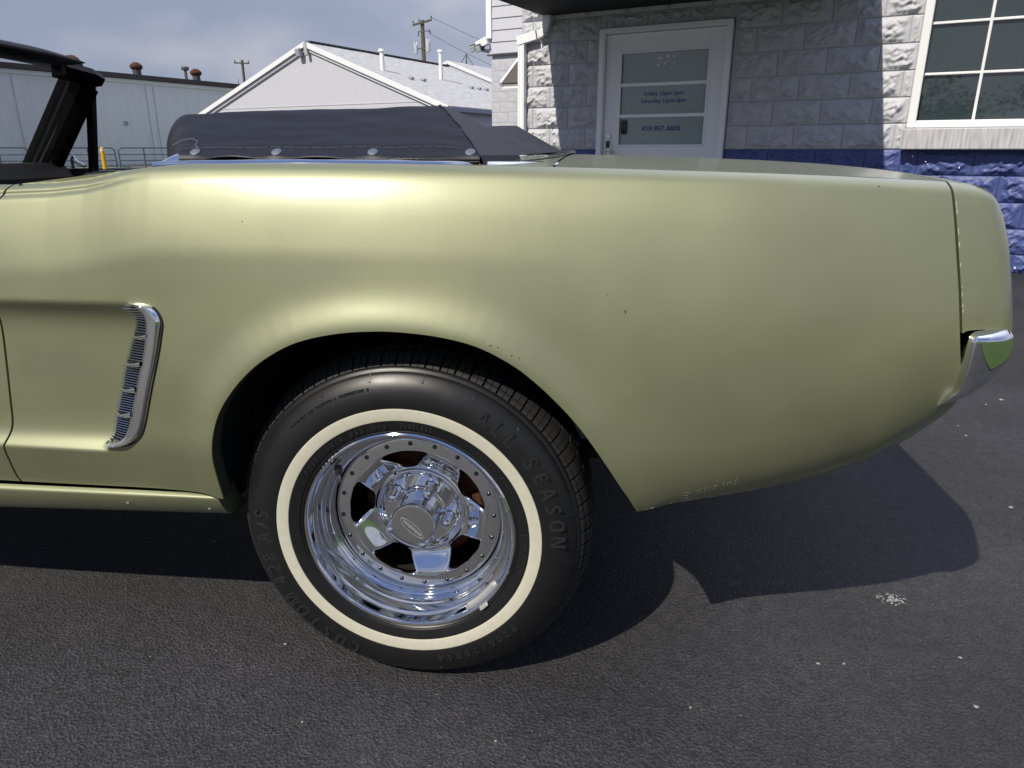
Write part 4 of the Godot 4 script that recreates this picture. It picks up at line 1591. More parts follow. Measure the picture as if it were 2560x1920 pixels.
	for q in [[-3.578, 1.452, 0.020, 0.880], [-2.706, 1.452, 0.020, 0.880]]:
		bead.box(Vector3(q[0], q[1], -0.004), Vector3(q[2], q[3], 0.016), Basis.IDENTITY, 0.004)
	for h in [1.883, 1.022]:
		bead.box(Vector3(-3.142, h, -0.0045), Vector3(0.852, 0.020, 0.015), Basis.IDENTITY, 0.004)
	obj("glazing_bead", bead, tr, d)
	for h in [1.589, 1.301]:
		var bar := MB.new()
		bar.box(Vector3(-3.142, h, -0.014), Vector3(0.852, 0.034, 0.030), Basis.IDENTITY, 0.004)
		obj("glazing_bar", bar, tr, d)
	for q in [[1.606, 1.873], [1.318, 1.572], [1.032, 1.284]]:
		var g := MB.new()
		g.box(Vector3(-3.142, (q[0] + q[1]) * 0.5, -0.028), Vector3(0.852, q[1] - q[0] + 0.006, 0.008))
		obj("door_pane", g, mats.door_glass, d)
	for q in [["Friday 12pm-3pm", 0.392, -3.134, 1.500, true], ["Saturday 12pm-3pm", 0.448, -3.134, 1.432, true], ["419.967.4406", 0.394, -3.142, 1.183, true]]:
		var t := obj("lettering", letters(q[0], q[1], 0.001, q[4]), mats.lettering, d)
		t.position = Vector3(q[2], q[3], -0.0232)
	# old letter residue on the top pane
	var res := MB.new()
	rng.seed = 5
	for i in 26:
		res.box(Vector3(-3.15 + rng.randf_range(-0.11, 0.11), 1.835 - 0.075 * rng.randf() * rng.randf() - (0.05 if i % 5 == 0 else 0.0), -0.0236), Vector3(rng.randf_range(0.003, 0.012), rng.randf_range(0.004, 0.026), 0.0006))
	obj("glue_residue", res, mats.white_clean, d)
	var bell := MB.new()
	bell.box(Vector3(-3.520, 1.197, -0.014), Vector3(0.060, 0.132, 0.024), Basis.IDENTITY, 0.008)
	var bo := obj("doorbell", bell, mats.black_plastic, d)
	var btn := MB.new()
	btn.tube([Vector3(-3.520, 1.160, -0.004), Vector3(-3.520, 1.160, 0.001)], 0.014, 16)
	bo.set_meta("label", "black video doorbell on the lowest pane")
	obj("bell_button", btn, mats.interior_gloss, d)
	var lk := MB.new()
	lk.tube([Vector3(-3.678, 1.112, -0.008), Vector3(-3.678, 1.112, 0.010)], [0.031, 0.027], 20)
	obj("lock_cylinder", lk, mats.satin_metal, d)
	var kp := MB.new()
	kp.box(Vector3(-3.675, 0.985, 0.004), Vector3(0.056, 0.165, 0.024), Basis.IDENTITY, 0.010)
	obj("lock_plate", kp, mats.satin_metal, d)
	var kk := MB.new()
	kk.box(Vector3(-3.675, 1.030, 0.018), Vector3(0.040, 0.066, 0.008), Basis.IDENTITY, 0.003)
	obj("keypad", kk, mats.black_plastic, d)
	var lv := MB.new()
	lv.tube([Vector3(-3.675, 0.965, 0.010), Vector3(-3.675, 0.965, 0.045), Vector3(-3.660, 0.965, 0.055), Vector3(-3.585, 0.963, 0.055)], 0.009, 10)
	obj("door_lever", lv, mats.satin_metal, d)
	for h in [1.74, 1.02, 0.35]:
		var hg := MB.new()
		hg.tube([Vector3(-2.556, h - 0.05, 0.0), Vector3(-2.556, h + 0.05, 0.0)], 0.008, 8)
		obj("hinge", hg, mats.white_trim, d)
	# window
	var wn := Node3D.new()
	wn.name = "window"
	b.add_child(wn)
	var fr := MB.new()
	fr.box(Vector3(-0.956, 1.945, 0.0), Vector3(0.066, 1.58, 0.10), Basis.IDENTITY, 0.006)
	fr.box(Vector3(0.666, 1.945, 0.0), Vector3(0.066, 1.58, 0.10), Basis.IDENTITY, 0.006)
	fr.box(Vector3(-0.145, 1.184, -0.001), Vector3(1.556, 0.060, 0.098), Basis.IDENTITY, 0.006)
	fr.box(Vector3(-0.145, 2.706, -0.001), Vector3(1.556, 0.060, 0.098), Basis.IDENTITY, 0.006)
	obj("window_frame", fr, mats.white_clean, wn)
	var pl := MB.new()
	for q in [-0.515, -0.11, 0.295]:
		pl.box(Vector3(q, 1.945, -0.020), Vector3(0.022, 1.462, 0.020), Basis.IDENTITY, 0.004)
	for h in [1.573, 1.953, 2.333]:
		pl.box(Vector3(-0.145, h, -0.0205), Vector3(1.556, 0.021, 0.0195), Basis.IDENTITY, 0.004)
	obj("mullion", pl, mats.white_clean, wn)
	for i in 4:
		for j in 4:
			var g := MB.new()
			var x: float = [-0.720, -0.3125, 0.0925, 0.464][i]
			g.box(Vector3(x, 1.393 + 0.38 * j, -0.040), Vector3(0.42, 0.385, 0.006), Basis(Vector3.UP, 0.0015 * (i - j)))
			obj("window_pane", g, mats.window_glass, wn)
	var sl := MB.new()
	sl.box(Vector3(-0.145, 1.0655, 0.045), Vector3(1.72, 0.171, 0.17), Basis.IDENTITY, 0.010)
	obj("window_sill", sl, mats.sill, b)
	# canopy
	var can := Node3D.new()
	can.name = "canopy"
	b.add_child(can)
	var sf := MB.new()
	sf.box(Vector3(-2.91, 2.32, 0.985), Vector3(3.0, 0.10, 1.93))
	obj("soffit", sf, mats.black_paint, can)
	var cr := MB.new()
	cr.box(Vector3(-2.91, 2.46, 0.985), Vector3(3.06, 0.18, 1.99), Basis.IDENTITY, 0.01)
	obj("canopy_fascia", cr, mats.black_paint, can)
	# downspout: elbow out of the canopy, along the wall and down the corner
	var ds := Node3D.new()
	ds.name = "downspout"
	b.add_child(ds)
	var sec := [Vector2(-0.036, -0.030), Vector2(0.036, -0.030), Vector2(0.036, 0.030), Vector2(-0.036, 0.030)]
	var pm := MB.new()
	pm.sweep([Vector3(-4.655, 0.02, 0.055), Vector3(-4.655, 2.045, 0.055)], sec, Vector3.BACK)
	obj("pipe", pm, tr, ds)
	var el := MB.new()
	var sec2 := [Vector2(-0.042, -0.038), Vector2(0.042, -0.038), Vector2(0.042, 0.038), Vector2(-0.042, 0.038)]
	el.sweep([Vector3(-4.700, 2.055, 0.055), Vector3(-4.64, 2.066, 0.056), Vector3(-4.48, 2.098, 0.056)], sec2, Vector3.BACK)
	obj("elbow", el, tr, ds)
	var e2 := MB.new()
	var pth := []
	for i in 12:
		var a := lerpf(0.15, PI / 2, i / 11.0)
		pth.append(Vector3(-4.48 + 0.115 * sin(a), 2.213 - 0.115 * cos(a), 0.056))
	for i in 11:   # crimped bend
		var wv := 0.0 if i % 2 == 0 else 0.004
		e2.sweep([pth[i], pth[i + 1]], [Vector2(-0.040 + wv, -0.038 + wv), Vector2(0.040 - wv, -0.038 + wv), Vector2(0.040 - wv, 0.038 - wv), Vector2(-0.040 + wv, 0.038 - wv)], Vector3.BACK)
	e2.sweep([Vector3(-4.365, 2.213, 0.056), Vector3(-4.362, 2.27, 0.056)], sec2, Vector3.BACK)
	obj("elbow", e2, tr, ds)
	var cv := MB.new()
	for x in [-4.672, -4.638]:
		cv.box(Vector3(x, 1.02, 0.0865), Vector3(0.008, 2.0, 0.004))
	obj("pipe_ridge", cv, tr, ds)


func build_wing() -> void:
	var b := thing("rear_wing", "pale block wing with lap siding above, set back left of the shop's corner", "building", yard(-7.2))
	var body := MB.new()
	body.box(Vector3(-6.65, 1.455, -2.5), Vector3(5.28, 2.90, 4.97))
	obj("wall", body, mats.white_block, b)
	var up := MB.new()
	up.box(Vector3(-6.70, 4.00, -2.48), Vector3(5.32, 2.18, 4.93))
	obj("upper_wall", up, mats.siding, b)
	rng.seed = 31
	var bm := MB.new()
	bm.box(Vector3.ZERO, Vector3(0.398, 0.204, 0.02), Basis.IDENTITY, 0.0015)
	var bmesh := bm.mesh()
	var hm := MB.new()
	hm.box(Vector3.ZERO, Vector3(0.198, 0.204, 0.02), Basis.IDENTITY, 0.0015)
	var hmesh := hm.mesh()
	for r in 13:
		var h := 2.797 - 0.208 * r
		var x := -9.30
		var odd := r % 2 == 0
		while x < -8.0:
			var w := 0.20 if odd and x < -9.29 else 0.40
			var o := obj("block", hmesh if w < 0.3 else bmesh, mats.white_block, b)
			o.position = Vector3(x + w * 0.5, h - 0.104, -0.004 + rng.randf_range(-0.0015, 0.0015))
			x += w
	for i in 9:
		var cb := MB.new()
		var h := 2.93 + 0.228 * i
		cb.sweep([Vector3(-9.27, h, 0), Vector3(-7.0, h, 0)], [Vector2(0.0, 0.0), Vector2(0.030, 0.0), Vector2(0.010, 0.236), Vector2(0.0, 0.236)])
		obj("lap_board", cb, mats.siding, b)
	var bt := MB.new()
	bt.box(Vector3(-8.19, 2.905, 0.022), Vector3(2.40, 0.03, 0.06))
	obj("drip_board", bt, mats.ridge_dark, b)
	var cn := MB.new()
	cn.box(Vector3(-9.335, 4.15, 0.02), Vector3(0.125, 1.85, 0.09), Basis.IDENTITY, 0.006)
	obj("corner_board", cn, mats.white_trim, b)
	# lower eave running away at the left, with its gutter end
	var ev := MB.new()
	ev.sweep([Vector3(-9.36, 3.20, 0.05), Vector3(-9.62, 3.10, 0.05)], [Vector2(-0.06, -0.075), Vector2(0.06, -0.075), Vector2(0.06, 0.075), Vector2(-0.06, 0.075)])
	ev.box(Vector3(-9.48, 3.02, -0.6), Vector3(0.26, 0.03, 1.2))
	obj("eave_return", ev, mats.white_clean, b)
	for x in [[-9.70, 3.045], [-9.56, 3.035]]:
		var fl := MB.new()
		fl.box(Vector3(x[0], x[1], 0.11), Vector3(0.115, 0.125, 0.09), Basis(Vector3.BACK, 0.25) * Basis(Vector3.RIGHT, 0.3), 0.012)
		fl.box(Vector3(x[0] - 0.01, x[1] + 0.075, 0.11), Vector3(0.15, 0.012, 0.13), Basis(Vector3.BACK, 0.25))
		obj("floodlight", fl, mats.transformer, b)
	var br := MB.new()
	br.box(Vector3(-9.47, 3.05, 0.08), Vector3(0.07, 0.09, 0.07), Basis.IDENTITY, 0.01)
	obj("lamp_bracket", br, mats.black_plastic, b)
	# lean-to awning over a side door
	var aw := Node3D.new()
	aw.name = "awning"
	b.add_child(aw)
	var slab := func(th0: float, th1: float, m: Material, called: String) -> void:
		var mb := MB.new()
		var dn := Vector3(0, 0.85, 0.574).normalized()
		mb.sweep([Vector3(-8.57, 2.80, 0.02) + dn * th0, Vector3(-8.57, 2.235, 0.85) + dn * th0], [Vector2(0, 0), Vector2(-1.2, 0), Vector2(-1.2, th1 - th0), Vector2(0, th1 - th0)])
		obj(called, mb, m, aw)
	slab.call(0.0, 0.03, mats.soffit_brown, "awning_roof")
	slab.call(-0.03, -0.003, mats.white_trim, "awning_underside")
	var rk := MB.new()
	rk.sweep([Vector3(-8.575, 2.81, 0.03), Vector3(-8.575, 2.235, 0.86)], [Vector2(-0.03, -0.03), Vector2(0.025, -0.03), Vector2(0.025, 0.05), Vector2(-0.03, 0.05)])
	obj("awning_rake", rk, mats.white_clean, aw)
	var ff := MB.new()
	ff.box(Vector3(-7.97, 2.185, 0.80), Vector3(1.2, 0.055, 0.05))
	obj("awning_fascia", ff, mats.white_clean, aw)


func gable(called: String, label: String, off: float, xl: float, xr: float, eave: float, apex: float, depth: float, wall_mat: Material) -> Node3D:
	var b := thing(called, label, "building", yard(off))
	var xm := (xl + xr) * 0.5
	var w := MB.new()
	var f := [Vector3(xl, 0, 0), Vector3(xr, 0, 0), Vector3(xr, eave, 0), Vector3(xm, apex, 0), Vector3(xl, eave, 0)]
	var r := []
	for p in f:
		r.append(p + Vector3(0, 0, -depth))
	var inside := Vector3(xm, 1, -depth * 0.5)
	w.face(f, inside)
	w.face(r, inside)
	for i in [1, 4]:
		w.face([f[i], f[(i + 1) % 5], r[(i + 1) % 5], r[i]], inside)
	obj("wall", w, wall_mat, b)
	var slope := Vector2(xm - xl, apex - eave).normalized()
	var run := Vector2(xm - xl, apex - eave).length() + 0.25
	for sd in [-1.0, 1.0]:
		var bs := Basis(Vector3(slope.x * -sd, slope.y, 0), Vector3(slope.y * sd, slope.x, 0), Vector3(0, 0, -sd)).orthonormalized()
		var c := Vector3(xm, apex + 0.06, 0)
		var n := int(depth / 0.93)
		for k in n:
			var p := MB.new()
			p.box(c - bs.x * run * 0.5 + Vector3(0, 0, -0.47 - k * depth / n + 0.10) + bs.y * (0.004 * (k % 2)), Vector3(run, 0.05, depth / n - 0.012), bs)
			obj("roof_panel", p, mats.roof, b)
		# double rake board along the gable
		var rk := MB.new()
		rk.box(c - bs.x * (run * 0.5) + Vector3(0, 0, 0.16) + bs.y * -0.08, Vector3(run, 0.20, 0.05), bs, 0.01)
		rk.box(c - bs.x * (run * 0.5) + Vector3(0, 0, 0.05) + bs.y * -0.24, Vector3(run, 0.12, 0.08), bs, 0.01)
		obj("rake_board", rk, mats.white_clean, b)
		var gt := MB.new()
		var e := c - bs.x * run
		gt.box(e + Vector3(0.02 * sd, -0.10, -depth * 0.5 + 0.1), Vector3(0.12, 0.14, depth))
		obj("gutter", gt, mats.grey_siding, b)
	return b


func build_yard() -> void:
	# white gabled store behind
	var g := gable("gabled_store", "white gabled store with a long pale roof, centre background", -18.0, -32.0, -17.8, 2.63, 5.30, 11.0, mats.siding)
	var seam := MB.new()
	seam.box(Vector3(-24.9, 2.83, 0.006), Vector3(13.0, 0.035, 0.02))
	obj("siding_seam", seam, mats.siding, g)
	var rc := MB.new()
	for k in 32:
		rc.box(Vector3(-24.9, 5.41, -0.2 - 0.34 * k), Vector3(0.34, 0.05, 0.30), Basis(Vector3.FORWARD, 0.0))
	obj("ridge_cap", rc, mats.ridge_dark, g)
	var fl := MB.new()
	fl.box(Vector3(-25.2, 4.98, 0.22), Vector3(0.26, 0.34, 0.22), Basis(Vector3.RIGHT, 0.3), 0.04)
	fl.box(Vector3(-24.80, 5.08, 0.20), Vector3(0.16, 0.55, 0.08), Basis(Vector3.BACK, 0.12), 0.02)
	obj("gable_floodlight", fl, mats.transformer, g)
	for q in [[-21.77, 4.05, 5.05, -1.16], [-21.65, 4.0, 5.46, -5.4]]:
		var p := MB.new()
		p.tube([Vector3(q[0], q[1], q[3]), Vector3(q[0], q[2] - 0.10, q[3])], 0.095, 12)
		p.tube([Vector3(q[0], q[2] - 0.10, q[3]), Vector3(q[0], q[2], q[3])], [0.15, 0.13], 12)
		obj("vent_pipe", p, mats.white_clean, g)
	for q in [[-20.9, -2.0], [-20.9, -2.9], [-20.7, -6.6], [-20.7, -7.3], [-20.7, -8.0], [-19.2, -9.0]]:
		var y: float = 2.63 + (q[0] + 17.8) * -0.376 + 0.16
		var vt := MB.new()
		vt.box(Vector3(q[0], y, q[1]), Vector3(0.22, 0.10, 0.22), Basis(Vector3.BACK, -0.36), 0.02)
		obj("roof_boot", vt, mats.grey_siding, g)
	var sw := MB.new()
	sw.box(Vector3(-17.78, 1.95, -7.5), Vector3(0.04, 0.5, 3.2))
	obj("side_window", sw, mats.siding, g)
	# ribbed shed further back
	var sh := gable("ribbed_shed", "far shed with vertical ribs showing past the gabled store's roof", -36.0, -37.6, -21.6, 3.50, 6.52, 14.0, mat("shed_recess_shade", lin(0.40, 0.44, 0.50), 0.6))  # wall colour darkened to stand in for shade between the ribs
	for k in 32:
		var x := -21.9 - 0.48 * k
		var top := 3.50 + (-21.6 - x) * 0.3775 if x > -29.6 else 3.50 + (x + 37.6) * 0.3775
		var rb := MB.new()
		rb.box(Vector3(x, top * 0.5 - 0.2, 0.03), Vector3(0.20, top - 0.4, 0.06))
		obj("wall_rib", rb, mats.siding, sh)
	# long low building on the left
	var c := thing("long_warehouse", "long grey metal-clad warehouse with a brown roof edge, left background", "building", yard())
	var w := MB.new()
	w.box(Vector3(-48.0, 2.33, -28.0), Vector3(12.0, 4.66, 44.0))
	obj("wall", w, mats.cream_metal, c)
	var st := MB.new()
	st.box(Vector3(-41.97, 4.76, -28.0), Vector3(0.10, 0.20, 44.1))
	obj("soffit_strip", st, mats.white_clean, c)
	var fa := MB.new()
	fa.box(Vector3(-47.9, 5.01, -28.0), Vector3(12.3, 0.26, 44.3))
	obj("roof_edge", fa, mats.brown_roof, c)
	for z in [-22.25, -22.75, -14.8, -35.0]:
		var sm := MB.new()
		sm.box(Vector3(-41.975, 2.35, z), Vector3(0.06, 4.5, 0.14))
		obj("wall_seam", sm, mats.cream_metal, c)
	var pt := MB.new()
	for q in [[2.55, -17.6], [2.45, -20.6]]:
		pt.box(Vector3(-41.97, q[0], q[1]), Vector3(0.05, 0.22, 0.22))
	obj("wall_patch", pt, mats.grey_siding, c)
	for q in [[-22.43, 0.36], [-26.61, 0.36], [-18.55, 0.42]]:
		var v := MB.new()
		v.tube([Vector3(-42.9, 5.10, q[0]), Vector3(-42.9, 5.50, q[0])], 0.24, 14)
		var vo := obj("roof_ventilator", v, mats.ridge_dark, c)
		var hd := MB.new()
		var rows := []
		for k in 9:
			var t := k / 8.0
			var row := PackedVector3Array()
			for i in 32:
				var a := TAU * i / 32.0
				var rr: float = q[1] * sin(lerpf(0.5, 2.75, t)) * (1.0 if i % 2 == 0 else 0.9)
				row.append(Vector3(-42.9 + rr * cos(a + t * 0.6), 5.46 + 0.46 * t, q[0] + rr * sin(a + t * 0.6)))
			rows.append(row)
		hd.grid(rows, false, true)
		obj("turbine_head", hd, mats.rust, vo)
	var ps := MB.new()
	ps.tube([Vector3(-42.6, 5.1, -25.6), Vector3(-42.6, 5.75, -25.6)], 0.09, 10)
	ps.box(Vector3(-42.6, 5.85, -25.6), Vector3(0.35, 0.22, 0.40), Basis.IDENTITY, 0.05)
	obj("roof_lamp_post", ps, mats.pole_metal, c)
	for z in [-29.5, -31.5]:
		var rp := MB.new()
		rp.tube([Vector3(-42.4, 5.1, z), Vector3(-42.4, 5.55, z)], 0.06, 8)
		obj("roof_pipe", rp, mats.transformer, c)
	# pipe gates
	var dirg := Vector3(0.84, 0, -0.543)
	var mk := func(a: Vector3, len: float, label: String) -> void:
		var t := thing("pipe_gate", label, "gate", Transform3D(Basis(dirg, Vector3.UP, dirg.cross(Vector3.UP)), a))
		var fr := MB.new()
		var path := [Vector3(0.0, 0.10, 0), Vector3(0, 0.85, 0)]
		for i in 7:
			var an := PI / 2 * i / 6.0
			path.append(Vector3(0.22 - 0.22 * cos(an), 0.85 + 0.22 * sin(an), 0))
		for i in 7:
			var an := PI / 2 * i / 6.0
			path.append(Vector3(len - 0.22 + 0.22 * sin(an), 0.85 + 0.22 * cos(an), 0))
		path.append(Vector3(len, 0.10, 0))
		fr.tube(path, 0.034, 8)
		obj("gate_frame", fr, mats.gate_blue, t)
		for h in [0.74, 0.44, 0.16]:
			var rl := MB.new()
			rl.tube([Vector3(0, h, 0), Vector3(len, h, 0)], 0.026, 8)
			obj("rail", rl, mats.gate_blue, t)
		for f in [0.33, 0.67]:
			var br := MB.new()
			br.box(Vector3(len * f, 0.58, 0.0), Vector3(0.07, 0.98, 0.03))
			obj("brace", br, mats.gate_blue, t)
	mk.call(Vector3(-24.98, 0, -36.22), 3.6, "blue pipe gate right of the yellow bollard")
	mk.call(Vector3(-25.12, 0, -36.13) - dirg * 3.7, 3.7, "blue pipe gate behind the yellow bollard")
	mk.call(Vector3(-25.12, 0, -36.13) - dirg * 7.5, 3.7, "blue pipe gate seen through the car's windscreen")
	var bo := thing("bollard", "yellow steel bollard in front of the pipe gates", "bollard", Transform3D(Basis.IDENTITY, Vector3(-24.42, 0.02, -34.18)))
	var bm := MB.new()
	bm.lathe([Vector2(0.10, 0.0), Vector2(0.10, 0.98), Vector2(0.085, 1.04), Vector2(0.045, 1.075), Vector2(0.0, 1.085)], 20)
	var post := obj("post", bm, mats.yellow, bo)
	post.rotation.x = -PI / 2
	var cp := MB.new()
	cp.lathe([Vector2(0.102, 0.90), Vector2(0.102, 0.96)], 20)
	var band := obj("band", cp, mats.white_clean, bo)
	band.rotation.x = -PI / 2
	# utility poles, tower, wires
	var pole := thing("utility_pole", "wooden utility pole with two transformers rising behind the gabled store", "utility pole", Transform3D(Basis.IDENTITY, Vector3(-14.3, 0, -60.3)))
	var pm := MB.new()
	pm.tube([Vector3(0, 0, 0), Vector3(0, 5, 0), Vector3(-0.04, 10.55, 0)], [0.20, 0.19, 0.15], 12)
	obj("pole_shaft", pm, mats.wood_pole, pole)
	var armd := Vector3(0.95, 0.0, -0.25).normalized()
	var am := MB.new()
	am.box(Vector3(0, 10.36, 0.18), Vector3(1.55, 0.14, 0.12), Basis(armd, Vector3.UP, armd.cross(Vector3.UP)) * Basis(Vector3.BACK, 0.27))
	obj("crossarm", am, mats.wood_pole, pole)
	for q in [-0.70, -0.25, 0.70]:
		var im := MB.new()
		var p: Vector3 = armd * q + Vector3(0, 10.45 + q * 0.27, 0.18)
		im.tube([p, p + Vector3(0, 0.14, 0), p + Vector3(0, 0.22, 0)], [0.03, 0.06, 0.04], 8)
		obj("insulator", im, mats.pole_metal, pole)
	var sm2 := MB.new()
	sm2.box(Vector3(0.1, 9.75, 0.15), Vector3(0.9, 0.06, 0.06))
	sm2.tube([Vector3(0.5, 9.85, 0.15), Vector3(0.62, 9.6, 0.15)], 0.07, 8)
	sm2.tube([Vector3(-0.32, 9.78, 0.15), Vector3(-0.34, 9.4, 0.15)], 0.05, 8)
	sm2.box(Vector3(-0.05, 8.52, 0.15), Vector3(0.8, 0.08, 0.08))
	obj("cutout_bracket", sm2, mats.pole_metal, pole)
	for q in [[-0.58, 8.15, 0.58, 0.17], [0.40, 8.28, 0.66, 0.19]]:
		var tm := MB.new()
		tm.tube([Vector3(q[0], q[1], 0.2), Vector3(q[0], q[1] + q[2], 0.2), Vector3(q[0], q[1] + q[2] + 0.08, 0.2)], [q[3], q[3], q[3] * 0.5], 14)
		var to := obj("transformer", tm, mats.transformer, pole)
		var bs := MB.new()
		for k in [-0.08, 0.08]:
			bs.tube([Vector3(q[0] + k, q[1] + q[2], 0.22), Vector3(q[0] + k * 1.4, q[1] + q[2] + 0.26, 0.24)], [0.05, 0.03], 8)
		obj("bushing", bs, mats.white_clean, to)
	var p2 := thing("utility_pole", "small distant utility pole left of the gabled store's peak", "utility pole", Transform3D(Basis.IDENTITY, Vector3(-43.9, 0, -89.9)))
	var m2 := MB.new()
	m2.tube([Vector3(0, 0, 0), Vector3(0, 11.3, 0)], [0.2, 0.15], 10)
	obj("pole_shaft", m2, mats.wood_pole, p2)
	var a2 := MB.new()
	a2.box(Vector3(0, 10.95, 0.15), Vector3(1.75, 0.14, 0.12), Basis(Vector3.UP, 0.45))
	for x in [-0.8, 0.8]:
		a2.box(Vector3(x * 0.9, 11.12, 0.15 - x * 0.4), Vector3(0.1, 0.28, 0.1))
	obj("crossarm", a2, mats.wood_pole, p2)
	var tw := thing("lattice_tower", "distant lattice tower top behind the ribbed shed's roof", "tower", Transform3D(Basis.IDENTITY, Vector3(-16.0, 0, -88.5)))
	var tmb := MB.new()
	for q in [[-1.0, 0.0], [0.95, 0.0], [0.0, 0.8]]:
		tmb.tube([Vector3(q[0] * 1.6, 9.2, q[1]), Vector3(0, 11.4, 0)], 0.045, 6)
		tmb.tube([Vector3(q[0] * 1.6, 0, q[1]), Vector3(q[0] * 1.6, 9.2, q[1])], 0.06, 6)
	tmb.tube([Vector3(0, 9.0, 0), Vector3(0, 11.5, 0)], 0.07, 6)
	tmb.tube([Vector3(-0.8, 10.3, 0), Vector3(0.76, 10.3, 0)], 0.035, 6)
	obj("tower_frame", tmb, mats.pole_metal, tw)
	var wires := [[Vector3(-13.65, 10.75, -60.3), Vector3(0.5, 6.8, -72)], [Vector3(-13.8, 9.6, -60.3), Vector3(-2, 5.5, -70)]]
	var wl := ["thin wire falling from the utility pole's crossarm", "thin wire falling from below the utility pole's crossarm"]
	for i in 2:
		var wm := MB.new()
		var pts := []
		for k in 13:
			var t := k / 12.0
			pts.append(wires[i][0].lerp(wires[i][1], t) + Vector3(0, -0.5 * sin(PI * t), 0))
		wm.tube(pts, 0.018, 5)
		tag(obj("wire", wm, mats.pole_metal), wl[i], "wire")
	# kerb and grass in front of the warehouse
	var gv := MB.new()
	var o := Vector3(-24.9, 0.0, -37.0)
	var dn := Vector3(-0.543, 0, -0.84)
	gv.poly([o - dirg * 30 + Vector3(0, 0.10, 0), o + dirg * 16 + Vector3(0, 0.10, 0), o + dirg * 16 + dn * 24 + Vector3(0, 0.25, 0), o - dirg * 30 + dn * 24 + Vector3(0, 0.25, 0)], Vector3.UP)
	struct("grass_verge", gv, mats.grass)
	var kb := MB.new()
	kb.box(o - dn * 0.3 - dirg * 7 + Vector3(0, 0.05, 0), Vector3(46, 0.12, 0.30), Basis(dirg, Vector3.UP, dirg.cross(Vector3.UP)), 0.02)
	struct("kerb", kb, mats.concrete)


func build_ground() -> void:
	var g := MB.new()
	g.poly([Vector3(-220, 0, -220), Vector3(220, 0, -220), Vector3(220, 0, 220), Vector3(-220, 0, 220)], Vector3.UP)
	struct("asphalt_lot", g, mats.asphalt)
	var l := MB.new()
	l.poly([Vector3(2.9, 0.02, -3.4), Vector3(60, 0.02, -3.4), Vector3(60, 0.02, 7.0), Vector3(3.0, 0.02, 7.0), Vector3(1.75, 0.02, 0.5), Vector3(1.8, 0.02, -1.0)], Vector3.UP)
	l.poly([Vector3(3.0, 0.02, 7.0), Vector3(60, 0.02, 7.0), Vector3(60, 0.02, 90), Vector3(-70, 0.02, 90), Vector3(-70, 0.02, 24)], Vector3.UP)
	struct("lawn", l, mats.grass)
	# loose pale stones
	rng.seed = 404
	var pb := MB.new()
	var rows := []
	for k in 6:
		var row := PackedVector3Array()
		for i in 9:
			var a := TAU * i / 9
			var t := PI * k / 5.0
			var r := sin(t) * (1.0 + 0.25 * sin(a * 3 + k))
			row.append(Vector3(r * cos(a), 0.45 * cos(t), r * 0.75 * sin(a)))
		rows.append(row)
	pb.grid(rows, true, true)
	var pm := pb.mesh()
	for q in [[1.669, -2.995, 9], [1.208, -2.003, 7], [1.359, -2.669, 4], [0.469, -1.252, 4], [0.761, -1.305, 4], [1.341, -2.568, 5], [0.726, -1.165, 5], [0.52, -1.258, 3.5], [-0.147, -0.979, 3], [1.58, -2.93, 5], [1.05, -1.98, 3], [-0.62, -1.18, 4], [-0.50, -0.98, 3], [-0.98, -1.55, 4], [0.20, -1.10, 3], [0.95, -1.42, 3.5], [0.35, -0.93, 3]]:
		var o := obj("pebble", pm, mats.stone_pale)
		var s: float = q[2] * 0.001
		o.transform = Transform3D(Basis(Vector3.UP, rng.randf() * TAU).scaled(Vector3(s, s, s)), Vector3(q[0], s * 0.3, q[1]))
		tag(o, "small pale pebble lying loose on the dark asphalt", "pebble", "pale pebbles on the asphalt")
	var ms := MultiMesh.new()
	ms.transform_format = MultiMesh.TRANSFORM_3D
	ms.mesh = pm
	ms.instance_count = 420
	for i in 420:
		var s := 0.0008 + 0.0015 * pow(rng.randf(), 3)
		ms.set_instance_transform(i, Transform3D(Basis(Vector3.UP, rng.randf() * TAU).scaled(Vector3(s, s, s)), Vector3(rng.randf_range(-1.6, 2.6), s * 0.3, rng.randf_range(-4.2, -0.7))))
	var mi := MultiMeshInstance3D.new()
	mi.name = "grit"
	mi.multimesh = ms
	mi.material_override = mats.stone_pale
	add_child(mi)
	mi.set_meta("kind", "stuff")
	tag(mi, "fine pale grit scattered over the asphalt", "grit")
	mi.set_meta("kind", "stuff")
	var sp := MB.new()
	for i in 90:
		var a := rng.randf() * TAU
		var r := 0.026 * pow(rng.randf(), 0.7)
		var c := Vector3(0.695 + r * cos(a) * 1.25, 0.004, -1.494 + r * sin(a))
		var s := rng.randf_range(0.0008, 0.0035) * (1.2 - r / 0.04)
		var q := []
		for k in 7:
			var b := TAU * k / 7
			q.append(c + Vector3(cos(b), 0, sin(b)) * s * rng.randf_range(0.6, 1.2))
		sp.poly(q, Vector3.UP)
	tag(obj("dried_splatter", sp, mats.splatter), "whitish dried splatter on the asphalt right of the car's shadow", "splatter")


